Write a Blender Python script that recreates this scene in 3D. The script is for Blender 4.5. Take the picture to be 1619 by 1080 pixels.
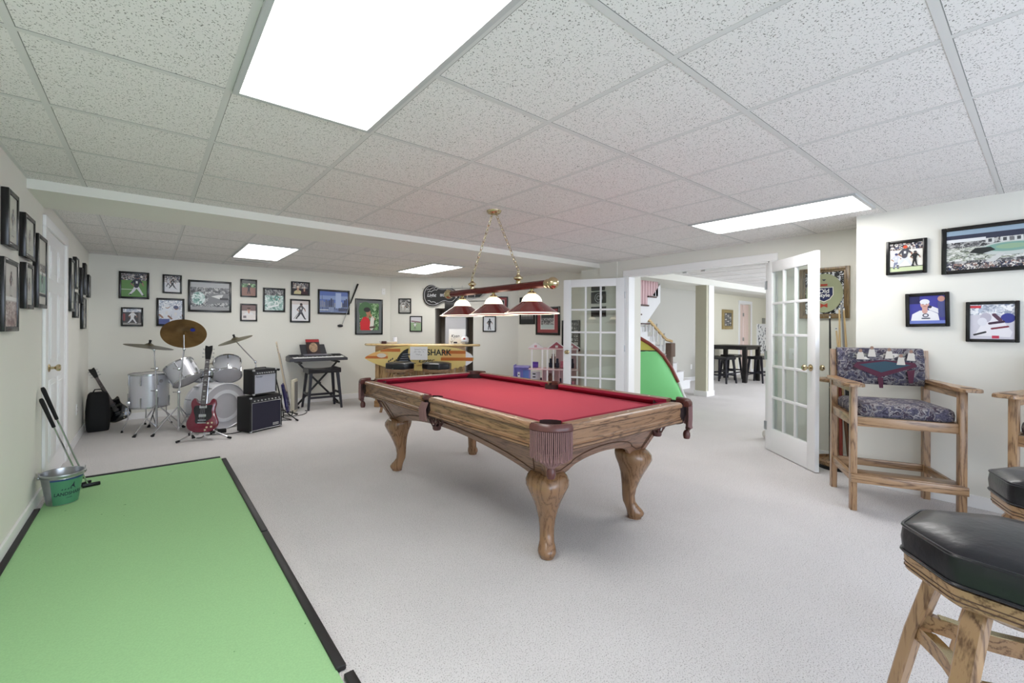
import bpy, bmesh, math, random
from math import pi, sin, cos, radians as rad, atan2, sqrt
from mathutils import Vector, Matrix

for o in list(bpy.data.objects): bpy.data.objects.remove(o, do_unlink=True)
sc = bpy.context.scene
COL = sc.collection

# ------------------------------------------------------------------ camera
cam = bpy.data.cameras.new('camera'); camo = bpy.data.objects.new('camera', cam); COL.objects.link(camo)
cam.sensor_width = 36.0
cam.lens = 687.4 * 36.0 / 1619.0
cam.shift_x = (809.5 - 763.7) / 1619.0
cam.shift_y = (519.3 - 540.0) / 1619.0
cam.clip_start = 0.05; cam.clip_end = 100
camo.matrix_world = Matrix.Translation((0, 0, 1.28)) @ Matrix.Rotation(-rad(37.486), 4, 'Z') @ Matrix.Rotation(pi/2, 4, 'X') @ Matrix.Rotation(rad(0.282), 4, 'Z')
sc.camera = camo

# ------------------------------------------------------------------ view, world, fill lights
sc.view_settings.view_transform = 'Standard'
sc.view_settings.look = 'None'
sc.view_settings.gamma = 1.0
sc.view_settings.use_curve_mapping = False
sc.view_settings.exposure = 0.34
sc.cycles.use_denoising = True
sc.cycles.max_bounces = 12
sc.cycles.diffuse_bounces = 6
sc.cycles.sample_clamp_indirect = 6.0
sc.cycles.caustics_reflective = False
sc.cycles.caustics_refractive = False
w = bpy.data.worlds.new('world'); sc.world = w; w.use_nodes = True
bg = w.node_tree.nodes['Background']
bg.inputs[0].default_value = (0.62, 0.76, 1.0, 1); bg.inputs[1].default_value = 1.6

def area(name, loc, rot, sx, sy, power, color):
    l = bpy.data.lights.new(name, 'AREA'); l.shape = 'RECTANGLE'; l.size = sx; l.size_y = sy
    l.energy = power; l.color = color
    o = bpy.data.objects.new(name, l); COL.objects.link(o); o.location = loc; o.rotation_euler = rot
    return o
# unseen fill light, added in a made-up window of the wall behind the camera
area('rear_fill', (1.9, -2.72, 1.15), (rad(90), 0, 0), 4.4, 1.9, 85, (0.80, 0.88, 1.0))
# unseen area light filling the far room from an opening in its near wall
area('far_fill', (10.5, -0.12, 1.3), (rad(90), 0, 0), 5.0, 1.7, 110, (0.9, 0.95, 1.0))

PANEL = 9.0      # brightness of the fluorescent ceiling panels

# ------------------------------------------------------------------ materials
def lin(c):
    c = c / 255.0
    return c / 12.92 if c <= 0.04045 else ((c + 0.055) / 1.055) ** 2.4
def S(r, g, b): return (lin(r), lin(g), lin(b), 1.0)
MATS = {}
def mat(name, c, rough=0.6, metal=0.0, spec=0.5, noise=None, bump=None, emit=None, coat=0.0):
    """c: sRGB 0-255. noise=(scale, amount) brightness variation; bump=(scale, strength)"""
    if name in MATS: return MATS[name]
    m = bpy.data.materials.new(name); m.use_nodes = True
    nt = m.node_tree; b = nt.nodes['Principled BSDF']
    b.inputs['Base Color'].default_value = S(*c)
    b.inputs['Roughness'].default_value = rough
    b.inputs['Metallic'].default_value = metal
    b.inputs['Specular IOR Level'].default_value = spec
    b.inputs['Coat Weight'].default_value = coat
    tc = nt.nodes.new('ShaderNodeTexCoord')
    if noise:
        n = nt.nodes.new('ShaderNodeTexNoise'); n.inputs['Scale'].default_value = noise[0]; n.inputs['Detail'].default_value = 4
        nt.links.new(tc.outputs['Object'], n.inputs['Vector'])
        mx = nt.nodes.new('ShaderNodeMapRange')
        mx.inputs[1].default_value = 0.3; mx.inputs[2].default_value = 0.7
        mx.inputs[3].default_value = 1 - noise[1]; mx.inputs[4].default_value = 1 + noise[1]
        nt.links.new(n.outputs['Fac'], mx.inputs[0])
        h = nt.nodes.new('ShaderNodeHueSaturation'); h.inputs['Color'].default_value = S(*c)
        nt.links.new(mx.outputs[0], h.inputs['Value']); nt.links.new(h.outputs[0], b.inputs['Base Color'])
    if bump:
        n2 = nt.nodes.new('ShaderNodeTexNoise'); n2.inputs['Scale'].default_value = bump[0]; n2.inputs['Detail'].default_value = 3
        nt.links.new(tc.outputs['Object'], n2.inputs['Vector'])
        bp = nt.nodes.new('ShaderNodeBump'); bp.inputs['Strength'].default_value = bump[1]; bp.inputs['Distance'].default_value = 0.005
        nt.links.new(n2.outputs['Fac'], bp.inputs['Height']); nt.links.new(bp.outputs[0], b.inputs['Normal'])
    if emit:
        b.inputs['Emission Color'].default_value = S(*emit[0]); b.inputs['Emission Strength'].default_value = emit[1]
    MATS[name] = m
    return m

def wood(name, light, dark, axis='X', scale=9.0, rough=0.35, coat=0.3):
    """oak: cathedral grain stretched along axis"""
    key = name + axis
    if key in MATS: return MATS[key]
    m = bpy.data.materials.new(key); m.use_nodes = True
    nt = m.node_tree; b = nt.nodes['Principled BSDF']
    b.inputs['Roughness'].default_value = rough; b.inputs['Coat Weight'].default_value = coat; b.inputs['Coat Roughness'].default_value = 0.25
    tc = nt.nodes.new('ShaderNodeTexCoord'); mp = nt.nodes.new('ShaderNodeMapping')
    s = {'X': (0.10, 1, 1), 'Y': (1, 0.10, 1), 'Z': (1, 1, 0.10)}[axis]
    mp.inputs['Scale'].default_value = s
    nt.links.new(tc.outputs['Object'], mp.inputs['Vector'])
    n = nt.nodes.new('ShaderNodeTexNoise'); n.inputs['Scale'].default_value = scale; n.inputs['Detail'].default_value = 2; n.inputs['Distortion'].default_value = 0.4
    nt.links.new(mp.outputs[0], n.inputs['Vector'])
    mul = nt.nodes.new('ShaderNodeMath'); mul.operation = 'MULTIPLY'; mul.inputs[1].default_value = 11.0
    nt.links.new(n.outputs['Fac'], mul.inputs[0])
    fr = nt.nodes.new('ShaderNodeMath'); fr.operation = 'PINGPONG'; fr.inputs[1].default_value = 0.5
    nt.links.new(mul.outputs[0], fr.inputs[0])
    n2 = nt.nodes.new('ShaderNodeTexNoise'); n2.inputs['Scale'].default_value = scale * 22; n2.inputs['Detail'].default_value = 3
    nt.links.new(mp.outputs[0], n2.inputs['Vector'])
    ad = nt.nodes.new('ShaderNodeMath'); ad.operation = 'MULTIPLY_ADD'; ad.inputs[1].default_value = 0.9
    nt.links.new(n2.outputs['Fac'], ad.inputs[0]); nt.links.new(fr.outputs[0], ad.inputs[2])
    r = nt.nodes.new('ShaderNodeValToRGB')
    r.color_ramp.elements[0].position = 0.38; r.color_ramp.elements[0].color = S(*dark)
    r.color_ramp.elements[1].position = 0.72; r.color_ramp.elements[1].color = S(*light)
    nt.links.new(ad.outputs[0], r.inputs[0]); nt.links.new(r.outputs[0], b.inputs['Base Color'])
    MATS[key] = m
    return m

def speckle(name, base, dots, scale=220.0, lo=0.28, hi=0.36, rough=0.95, bump=0.2, extra=None):
    """small irregular specks over a flat colour (ceiling tile, carpet, foam)"""
    if name in MATS: return MATS[name]
    m = bpy.data.materials.new(name); m.use_nodes = True
    nt = m.node_tree; b = nt.nodes['Principled BSDF']; b.inputs['Roughness'].default_value = rough
    b.inputs['Specular IOR Level'].default_value = 0.1
    tc = nt.nodes.new('ShaderNodeTexCoord')
    n = nt.nodes.new('ShaderNodeTexNoise'); n.inputs['Scale'].default_value = scale; n.inputs['Detail'].default_value = 2
    nt.links.new(tc.outputs['Object'], n.inputs['Vector'])
    r = nt.nodes.new('ShaderNodeValToRGB')
    r.color_ramp.elements[0].position = lo; r.color_ramp.elements[0].color = S(*dots)
    r.color_ramp.elements[1].position = hi; r.color_ramp.elements[1].color = S(*base)
    nt.links.new(n.outputs['Fac'], r.inputs[0])
    out = r.outputs[0]
    if extra:
        n3 = nt.nodes.new('ShaderNodeTexNoise'); n3.inputs['Scale'].default_value = extra[0]; n3.inputs['Detail'].default_value = 3
        nt.links.new(tc.outputs['Object'], n3.inputs['Vector'])
        mr = nt.nodes.new('ShaderNodeMapRange'); mr.inputs[1].default_value = 0.3; mr.inputs[2].default_value = 0.7
        mr.inputs[3].default_value = 1 - extra[1]; mr.inputs[4].default_value = 1 + extra[1]
        nt.links.new(n3.outputs['Fac'], mr.inputs[0])
        h = nt.nodes.new('ShaderNodeHueSaturation'); nt.links.new(out, h.inputs['Color']); nt.links.new(mr.outputs[0], h.inputs['Value'])
        out = h.outputs[0]
    nt.links.new(out, b.inputs['Base Color'])
    bp = nt.nodes.new('ShaderNodeBump'); bp.inputs['Strength'].default_value = bump; bp.inputs['Distance'].default_value = 0.004
    nt.links.new(n.outputs['Fac'], bp.inputs['Height']); nt.links.new(bp.outputs[0], b.inputs['Normal'])
    MATS[name] = m
    return m

def cells(name, colors, scale=40.0, rough=0.3, stretch=(1, 1, 1), distort=True, soft=False):
    """mottled patches of several colours (crowds, foliage, printed fabric)"""
    if name in MATS: return MATS[name]
    m = bpy.data.materials.new(name); m.use_nodes = True
    nt = m.node_tree; b = nt.nodes['Principled BSDF']; b.inputs['Roughness'].default_value = rough
    tc = nt.nodes.new('ShaderNodeTexCoord'); mp = nt.nodes.new('ShaderNodeMapping'); mp.inputs['Scale'].default_value = stretch
    nt.links.new(tc.outputs['Object'], mp.inputs['Vector'])
    src = mp.outputs[0]
    if distort:
        n = nt.nodes.new('ShaderNodeTexNoise'); n.inputs['Scale'].default_value = scale * 0.6
        nt.links.new(src, n.inputs['Vector'])
        mx = nt.nodes.new('ShaderNodeMix'); mx.data_type = 'VECTOR'; mx.inputs[0].default_value = 0.08
        nt.links.new(src, mx.inputs[4]); nt.links.new(n.outputs['Color'], mx.inputs[5]); src = mx.outputs[1]
    v = nt.nodes.new('ShaderNodeTexVoronoi'); v.inputs['Scale'].default_value = scale
    nt.links.new(src, v.inputs['Vector'])
    sep = nt.nodes.new('ShaderNodeSeparateColor'); nt.links.new(v.outputs['Color'], sep.inputs[0])
    r = nt.nodes.new('ShaderNodeValToRGB'); r.color_ramp.interpolation = 'LINEAR' if soft else 'CONSTANT'
    e = r.color_ramp.elements
    while len(e) < len(colors): e.new(0.5)
    for i, c in enumerate(colors): e[i].position = i / len(colors); e[i].color = S(*c)
    src_ = sep.outputs[0]
    if soft:
        nn = nt.nodes.new('ShaderNodeTexNoise'); nn.inputs['Scale'].default_value = scale * 0.5; nn.inputs['Detail'].default_value = 5; nn.inputs['Distortion'].default_value = 1.2
        nt.links.new(src, nn.inputs['Vector']); mr = nt.nodes.new('ShaderNodeMapRange'); mr.inputs[1].default_value = 0.25; mr.inputs[2].default_value = 0.75; nt.links.new(nn.outputs['Fac'], mr.inputs[0]); src_ = mr.outputs[0]
    nt.links.new(src_, r.inputs[0]); nt.links.new(r.outputs[0], b.inputs['Base Color'])
    MATS[name] = m
    return m

def glass_mat():
    m = bpy.data.materials.new('window glass'); m.use_nodes = True
    nt = m.node_tree; nt.nodes.clear()
    o = nt.nodes.new('ShaderNodeOutputMaterial'); t = nt.nodes.new('ShaderNodeBsdfTransparent'); g = nt.nodes.new('ShaderNodeBsdfGlossy')
    g.inputs['Roughness'].default_value = 0.02; t.inputs[0].default_value = (0.93, 0.96, 0.94, 1)
    lw = nt.nodes.new('ShaderNodeLayerWeight'); pw_ = nt.nodes.new('ShaderNodeMath'); pw_.operation = 'POWER'; pw_.inputs[1].default_value = 4.0
    nt.links.new(lw.outputs['Facing'], pw_.inputs[0])
    ma = nt.nodes.new('ShaderNodeMath'); ma.operation = 'MULTIPLY_ADD'; ma.inputs[1].default_value = 0.6; ma.inputs[2].default_value = 0.09; nt.links.new(pw_.outputs[0], ma.inputs[0])
    ge = nt.nodes.new('ShaderNodeNewGeometry'); iv = nt.nodes.new('ShaderNodeMath'); iv.operation = 'SUBTRACT'; iv.inputs[0].default_value = 1.0; nt.links.new(ge.outputs['Backfacing'], iv.inputs[1])
    fr = nt.nodes.new('ShaderNodeMath'); fr.operation = 'MULTIPLY'; nt.links.new(ma.outputs[0], fr.inputs[0]); nt.links.new(iv.outputs[0], fr.inputs[1])
    mx = nt.nodes.new('ShaderNodeMixShader')
    nt.links.new(fr.outputs[0], mx.inputs[0]); nt.links.new(t.outputs[0], mx.inputs[1]); nt.links.new(g.outputs[0], mx.inputs[2])
    nt.links.new(mx.outputs[0], o.inputs[0])
    return m
GLASS = glass_mat()
def panel_mat():
    m = bpy.data.materials.new('prismatic diffuser'); m.use_nodes = True
    nt = m.node_tree; b = nt.nodes['Principled BSDF']
    b.inputs['Base Color'].default_value = (0.8, 0.8, 0.8, 1); b.inputs['Roughness'].default_value = 0.3
    b.inputs['Emission Color'].default_value = (1.0, 0.985, 0.96, 1); b.inputs['Emission Strength'].default_value = PANEL
    return m
DIFF = panel_mat()

WALL = mat('wall paint', (228, 227, 219), 0.85, spec=0.2, noise=(1.5, 0.012))
WALLFAR = mat('wall paint far room', (226, 222, 205), 0.85, spec=0.2)
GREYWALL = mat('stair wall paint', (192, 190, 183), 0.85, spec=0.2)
TRIM = mat('white trim paint', (240, 240, 240), 0.4)
DOORW = mat('white door paint', (240, 241, 243), 0.35)
TILE = speckle('ceiling tile', (232, 229, 227), (122, 120, 114), 190.0, 0.352, 0.388, bump=0.15)
TEE = mat('ceiling tee', (212, 211, 209), 0.6)
CARPET = speckle('carpet', (216, 213, 213), (150, 146, 144), 190.0, 0.30, 0.46, bump=1.0, extra=(2.2, 0.03))
CHROME = mat('chrome', (205, 207, 212), 0.14, 1.0)
STEEL = mat('brushed steel', (185, 187, 190), 0.3, 1.0)
BRASS = mat('polished brass', (200, 184, 148), 0.18, 1.0)
BLACK = mat('black plastic', (22, 22, 24), 0.4)
BLACKF = mat('black picture frame', (14, 14, 15), 0.25)
RUBBER = mat('black rubber', (16, 16, 17), 0.8)
LEATHER = mat('black leather', (20, 21, 27), 0.28, bump=(60, 0.15))
OAKL, OAKD = (162, 129, 95), (100, 71, 47)
def OAK(ax): return wood('oak', OAKL, OAKD, ax)
def TOAK(ax): return wood('table oak', (150, 115, 86), (88, 60, 41), ax, 12.0)
def LEGOAK(): return wood('leg oak', (142, 106, 74), (106, 74, 48), 'Z', 7.0, 0.25, 0.6)
def TOAK2(ax): return wood('table cabinet oak', (134, 100, 80), (88, 62, 47), ax, 10.0)
PLUM = mat('plum leather', (88, 50, 46), 0.3, noise=(30, 0.15))
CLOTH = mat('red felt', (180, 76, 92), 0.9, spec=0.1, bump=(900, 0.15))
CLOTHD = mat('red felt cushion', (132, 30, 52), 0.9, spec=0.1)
WHITEP = mat('white lacquer', (232, 232, 236), 0.25, coat=0.4)
PAPER = mat('white paper', (240, 240, 240), 0.7)
INK = mat('dark ink', (38, 40, 60), 0.7)

# ------------------------------------------------------------------ mesh builder
class MB:
    def __init__(s, m=None): s.v = []; s.f = []; s.mi = []; s.mats = []; s.cur = 0; s.flat = []; s.T = None; s.isflat = False; s.use(m or WALL)
    def use(s, m):
        if m not in s.mats: s.mats.append(m)
        s.cur = s.mats.index(m); return s
    def add(s, vs, fs, flat=None):
        b = len(s.v)
        for p in vs:
            p = Vector(p)
            s.v.append(s.T @ p if s.T is not None else p)
        for f in fs:
            s.f.append([b + i for i in f]); s.mi.append(s.cur); s.flat.append(s.isflat if flat is None else flat)
        return s
    def bm(s, bm):
        bm.verts.ensure_lookup_table(); bm.verts.index_update()
        s.add([v.co.copy() for v in bm.verts], [[v.index for v in f.verts] for f in bm.faces]); bm.free(); return s
    def box(s, c, d, rz=0, bev=0.0, M=None, seg=2):
        bm = bmesh.new(); bmesh.ops.create_cube(bm, size=1)
        for v in bm.verts: v.co = Vector((v.co.x * d[0], v.co.y * d[1], v.co.z * d[2]))
        if bev > 0: bmesh.ops.bevel(bm, geom=bm.edges[:], offset=min(bev, min(d) * 0.49), segments=seg, affect='EDGES', profile=0.5)
        T = Matrix.Translation(c) @ Matrix.Rotation(rz, 4, 'Z')
        if M is not None: T = Matrix.Translation(c) @ M.to_4x4()
        bmesh.ops.transform(bm, matrix=T, verts=bm.verts)
        return s.bm(bm)
    def bb(s, x0, x1, y0, y1, z0, z1, bev=0.0):
        return s.box(((x0+x1)/2, (y0+y1)/2, (z0+z1)/2), (abs(x1-x0), abs(y1-y0), abs(z1-z0)), bev=bev)
    def bar(s, p, q, w, h, up=(0, 0, 1), bev=0.0):
        """box from p to q, w across, h along up"""
        p = Vector(p); q = Vector(q); d = q - p; L = d.length; x = d.normalized(); u = Vector(up)
        y = u.cross(x)
        if y.length < 1e-4: y = Vector((0, 1, 0)).cross(x)
        if y.length < 1e-4: y = Vector((1, 0, 0)).cross(x)
        y.normalize(); z = x.cross(y)
        M = Matrix((x, y, z)).transposed()
        return s.box((p + q) / 2, (L, w, h), M=M, bev=bev)
    def tube(s, pts, r, n=10, caps=True, closed=False):
        pts = [Vector(p) for p in pts]; k = len(pts)
        rs = r if isinstance(r, (list, tuple)) else [r] * k
        vs = []; fs = []; prev = None
        for i, p in enumerate(pts):
            if closed: t = (pts[(i+1) % k] - pts[i-1])
            elif i == 0: t = pts[1] - p
            elif i == k-1: t = p - pts[i-1]
            else: t = (pts[i+1] - p).normalized() + (p - pts[i-1]).normalized()
            t.normalize()
            if prev is None:
                a = Vector((0, 0, 1)) if abs(t.z) < 0.9 else Vector((1, 0, 0))
                u = t.cross(a).normalized()
            else:
                u = (prev - t * prev.dot(t)).normalized()
            prev = u; w_ = t.cross(u)
            for j in range(n):
                a = 2 * pi * j / n
                vs.append(p + (u * cos(a) + w_ * sin(a)) * rs[i])
        m_ = k if closed else k - 1
        for i in range(m_):
            for j in range(n):
                a = i * n + j; b = i * n + (j+1) % n; i2 = ((i+1) % k) * n
                fs.append([a, b, i2 + (j+1) % n, i2 + j])
        if caps and not closed:
            fs.append(list(range(n))[::-1]); fs.append([(k-1) * n + j for j in range(n)])
        return s.add(vs, fs)
    def cyl(s, p, q, r, r2=None, n=20): return s.tube([p, q], [r, r if r2 is None else r2], n)
    def lathe(s, prof, c=(0, 0, 0), n=32, M=None, ang=2*pi):
        """prof [(r,z)], axis z at c; M 3x3 orientation"""
        vs = []; fs = []; k = len(prof); full = abs(ang - 2*pi) < 1e-6; cols = n if full else n + 1
        for r, z in prof:
            for j in range(cols):
                a = ang * j / n
                p = Vector((max(r, 1e-5) * cos(a), max(r, 1e-5) * sin(a), z))
                if M is not None: p = M @ p
                vs.append(p + Vector(c))
        for i in range(k - 1):
            for j in range(n):
                fs.append([i*cols + j, i*cols + (j+1) % cols, (i+1)*cols + (j+1) % cols, (i+1)*cols + j])
        return s.add(vs, fs)
    def ball(s, c, r, n=16, sc_=(1, 1, 1)):
        pr = [(r * sin(pi * i / n), -r * cos(pi * i / n)) for i in range(n + 1)]
        M = Matrix.Diagonal(sc_)
        return s.lathe(pr, c, n, M=M)
    def prism(s, poly, h0, h1, plane='XY', M=None, c=(0, 0, 0)):
        """extrude 2d polygon; plane XY -> along z, XZ -> along y, YZ -> along x"""
        def P(a, b, h):
            return {'XY': Vector((a, b, h)), 'XZ': Vector((a, h, b)), 'YZ': Vector((h, a, b))}[plane]
        n = len(poly); vs = [P(a, b, h0) for a, b in poly] + [P(a, b, h1) for a, b in poly]
        if M is not None: vs = [M @ v for v in vs]
        vs = [v + Vector(c) for v in vs]
        fs = [list(range(n))[::-1], [n + i for i in range(n)]] + [[i, (i+1) % n, n + (i+1) % n, n + i] for i in range(n)]
        return s.add(vs, fs)
    def loft(s, rings, caps=True):
        n = len(rings[0]); vs = [Vector(p) for r in rings for p in r]; fs = []
        for i in range(len(rings) - 1):
            for j in range(n): fs.append([i*n + j, i*n + (j+1) % n, (i+1)*n + (j+1) % n, (i+1)*n + j])
        if caps: fs.append(list(range(n))[::-1]); fs.append([(len(rings)-1)*n + j for j in range(n)])
        return s.add(vs, fs)
    def build(s, name, parent=None, smooth=True, ang=35, **props):
        me = bpy.data.meshes.new(name); me.from_pydata([tuple(v) for v in s.v], [], s.f)
        for m in s.mats: me.materials.append(m)
        for p, i in zip(me.polygons, s.mi): p.material_index = i
        bm = bmesh.new(); bm.from_mesh(me); bmesh.ops.recalc_face_normals(bm, faces=bm.faces); bm.to_mesh(me); bm.free()
        if smooth:
            me.shade_smooth(); me.set_sharp_from_angle(angle=rad(ang))
        o = bpy.data.objects.new(name, me); COL.objects.link(o)
        if parent is not None: o.parent = parent
        for k, v in props.items(): o[k] = v
        return o

def thing(name, label, cat, loc=(0, 0, 0), rz=0, group=None, kind=None):
    o = bpy.data.objects.new(name, None); COL.objects.link(o); o.empty_display_size = 0.1
    o.location = loc; o.rotation_euler = (0, 0, rz)
    if label: o['label'] = label
    if cat: o['category'] = cat
    if group: o['group'] = group
    if kind: o['kind'] = kind
    return o
def tag(o, label, cat, group=None, kind=None):
    o['label'] = label; o['category'] = cat
    if group: o['group'] = group
    if kind: o['kind'] = kind
    return o
def copy_tree(o, parent=None, label=None, group=None):
    c = o.copy(); COL.objects.link(c)
    if parent is not None: c.parent = parent; c.matrix_parent_inverse = Matrix.Identity(4)
    if label: c['label'] = label
    if group: c['group'] = group
    for ch in list(o.children): copy_tree(ch, c)
    return c
def structure(name, mb, smooth=False):
    o = mb.build(name, None, smooth); o['kind'] = 'structure'; return o
def text_part(name, body, size, m, parent, M, depth=0.001, sx=1.0, shear=0.0, bold=0.0, align='CENTER'):
    cu = bpy.data.curves.new(name, 'FONT'); cu.body = body; cu.size = size; cu.extrude = depth; cu.align_x = align; cu.align_y = 'CENTER'
    cu.shear = shear; cu.offset = bold
    o = bpy.data.objects.new(name, cu); COL.objects.link(o)
    dg = bpy.context.evaluated_depsgraph_get(); me = bpy.data.meshes.new_from_object(o.evaluated_get(dg))
    bpy.data.objects.remove(o, do_unlink=True)
    me.transform(M @ Matrix.Diagonal((sx, 1, 1, 1))); me.materials.clear(); me.materials.append(m)
    ob = bpy.data.objects.new(name, me); COL.objects.link(ob)
    if parent is not None: ob.parent = parent
    return ob
def wallM(x, y, z, rz=0):   # text upright on a plane facing local -Y
    return Matrix.Translation((x, y, z)) @ Matrix.Rotation(rz, 4, 'Z') @ Matrix.Rotation(pi/2, 4, 'X')
# ================================================================== setting
CZ = 2.245
XL, YB, XR, XN = -0.64, 7.70, 5.30, 4.75
AX, AY, BX, BY = 3.66, 7.70, 5.50, 6.08          # the diagonal wall
DA = atan2(BY - AY, BX - AX); DL = sqrt((BX-AX)**2 + (BY-AY)**2)
def diag(s, off=0.0, z=0.0):
    """point on the diagonal wall: s along from its left corner, off out into the room"""
    return Vector((AX + cos(DA) * s + sin(DA) * off, AY + sin(DA) * s - cos(DA) * off, z))

structure('floor', MB(CARPET).bb(XL - 0.15, 17, -2.7, 8.2, -0.05, 0))

c = MB(TILE)
c.bb(XL, XR + 0.15, -2.6, 7.75, CZ, CZ + 0.02)
c.use(TEE)
xs = [0.862 + 0.611 * k for k in range(-2, 8)]
ys1 = [0.822 + 0.611 * k for k in range(-5, 6)]; ys2 = [4.94, 5.55, 6.16, 6.77, 7.38]
for x in xs: c.bb(x - 0.012, x + 0.012, -2.6, YB, CZ - 0.0012, CZ + 0.001)
for y in ys1 + ys2: c.bb(XL, XR, y - 0.012, y + 0.012, CZ - 0.0016, CZ + 0.0014)
for (x0, x1, y0, y1) in ((XL, XL + 0.02, -2.6, YB), (XL, AX, YB - 0.02, YB)): c.bb(x0, x1, y0, y1, CZ - 0.002, CZ + 0.001)
c.use(mat('joint shadow line', (128, 128, 124), 0.9))  # shadow gap at the tile edges, put in as grey strips beside the tees
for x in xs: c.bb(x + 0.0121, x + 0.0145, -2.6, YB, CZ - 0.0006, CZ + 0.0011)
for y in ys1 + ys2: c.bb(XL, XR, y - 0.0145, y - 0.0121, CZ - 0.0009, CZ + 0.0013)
structure('ceiling', c)
c = MB(TILE); c.bb(5.45, 17, -0.2, 4.0, CZ, CZ + 0.02); c.use(TEE)
for k in range(20): x = 5.75 + 0.611 * k; c.bb(x - 0.012, x + 0.012, -0.2, 4.0, CZ - 0.003, CZ + 0.001)
for k in range(7): y = 0.2 + 0.611 * k; c.bb(5.45, 17, y - 0.012, y + 0.012, CZ - 0.0035, CZ + 0.001)
c.use(WALL).bb(5.45, 17, 4.0, 6.3, CZ + 0.0, CZ + 0.02)
structure('ceiling_far_room', c)

structure('trim_1', MB(WALL).bb(XL, XR + 0.2, 4.06, 4.66, 2.18, CZ))          # soffit beam across the room
structure('wall_left', MB(WALL).bb(XL - 0.12, XL, -2.7, YB + 0.12, 0, CZ))
structure('wall_back', MB(WALL).bb(XL - 0.12, AX, YB, YB + 0.12, 0, CZ))
# diagonal wall with its recess
def dbox(mb, s0, s1, o0, o1, z0, z1, bev=0.0):
    p = diag((s0+s1)/2, (o0+o1)/2, (z0+z1)/2); return mb.box(p, (s1-s0, abs(o1-o0), z1-z0), rz=DA, bev=bev)
m = MB(WALL)
dbox(m, -0.05, 0.87, -0.12, 0, 0, CZ); dbox(m, 0.87, 1.60, -0.12, 0, 1.66, CZ); dbox(m, 1.60, DL + 0.08, -0.12, 0, 0, CZ)
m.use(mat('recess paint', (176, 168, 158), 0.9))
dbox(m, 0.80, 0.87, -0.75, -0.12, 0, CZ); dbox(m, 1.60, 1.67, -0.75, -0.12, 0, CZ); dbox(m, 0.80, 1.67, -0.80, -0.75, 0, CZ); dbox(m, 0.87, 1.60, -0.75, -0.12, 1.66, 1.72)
structure('wall_diagonal', m)
m = MB(WALL)
m.bb(5.5, 5.6, 4.42, BY + 0.1, 0, CZ); m.bb(XR, 5.6, 3.58, 4.42, 0, CZ); m.bb(XR, 5.42, 1.84, 3.58, 2.02, CZ)
m.bb(XR, 5.42, 1.0, 1.84, 0, CZ); m.bb(XN, 5.42, 0.88, 1.0, 0, CZ); m.bb(XN, XN + 0.12, -2.7, 0.88, 0, CZ)
structure('wall_right', m)
structure('trim_2', MB(WALL).bb(XR - 0.015, XR, 3.76, 4.06, 0, CZ))
# wall behind the camera, with a window added for the fill light
m = MB(WALL); m.bb(XL, -0.4, -2.72, -2.6, 0, CZ); m.bb(4.2, XN, -2.72, -2.6, 0, CZ); m.bb(-0.4, 4.2, -2.72, -2.6, 2.1, CZ); m.bb(-0.4, 4.2, -2.72, -2.6, 0, 0.12)
structure('wall_rear', m)
m = MB(TRIM)
for x in (-0.37, 0.77, 1.9, 3.03, 4.17): m.bb(x - 0.03, x + 0.03, -2.69, -2.63, 0.12, 2.1)
m.bb(-0.4, 4.2, -2.69, -2.63, 0.12, 0.18); m.bb(-0.4, 4.2, -2.69, -2.63, 2.04, 2.1)
structure('added_window_1', m)
# baseboards
m = MB(TRIM); m.bb(XL, XL + 0.015, -2.6, 4.55, 0, 0.09, 0.003); m.bb(XL, XL + 0.015, 5.87, YB, 0, 0.09, 0.003); structure('baseboard_left', m)
structure('baseboard_back', MB(TRIM).bb(XL, AX, YB - 0.015, YB, 0, 0.09, 0.003))
m = MB(TRIM); dbox(m, 0, 0.87, 0, 0.015, 0, 0.09, 0.003); dbox(m, 1.60, DL, 0, 0.015, 0, 0.09, 0.003); structure('baseboard_diagonal', m)
m = MB(TRIM); m.bb(5.485, 5.5, 4.42, BY, 0, 0.09, 0.003); m.bb(XR - 0.015, XR, 3.68, 4.44, 0, 0.09, 0.003); m.bb(XR - 0.015, XR, 1.0, 1.76, 0, 0.09, 0.003)
m.bb(XN - 0.015, XN, -2.6, 1.015, 0, 0.09, 0.003); structure('baseboard_right', m)

# french door opening: casing
m = MB(TRIM)
for sgn, x0, x1 in ((1, XR - 0.018, XR), (2, 5.42, 5.438)):
    m.bb(x0, x1, 1.76, 1.84, 0, 2.02, 0.004); m.bb(x0, x1, 3.58, 3.66, 0, 2.02, 0.004); m.bb(x0, x1, 1.76, 3.66, 2.02, 2.10, 0.004)
m.bb(XR - 0.01, 5.43, 1.82, 1.852, 0, 2.02); m.bb(XR - 0.01, 5.43, 3.568, 3.60, 0, 2.02); m.bb(XR - 0.01, 5.43, 1.84, 3.58, 2.005, 2.03)
for k in (2.55, 2.78): m.use(STEEL).bb(5.35, 5.37, k, k + 0.05, 1.99, 2.001)
structure('trim_3', m)

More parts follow.
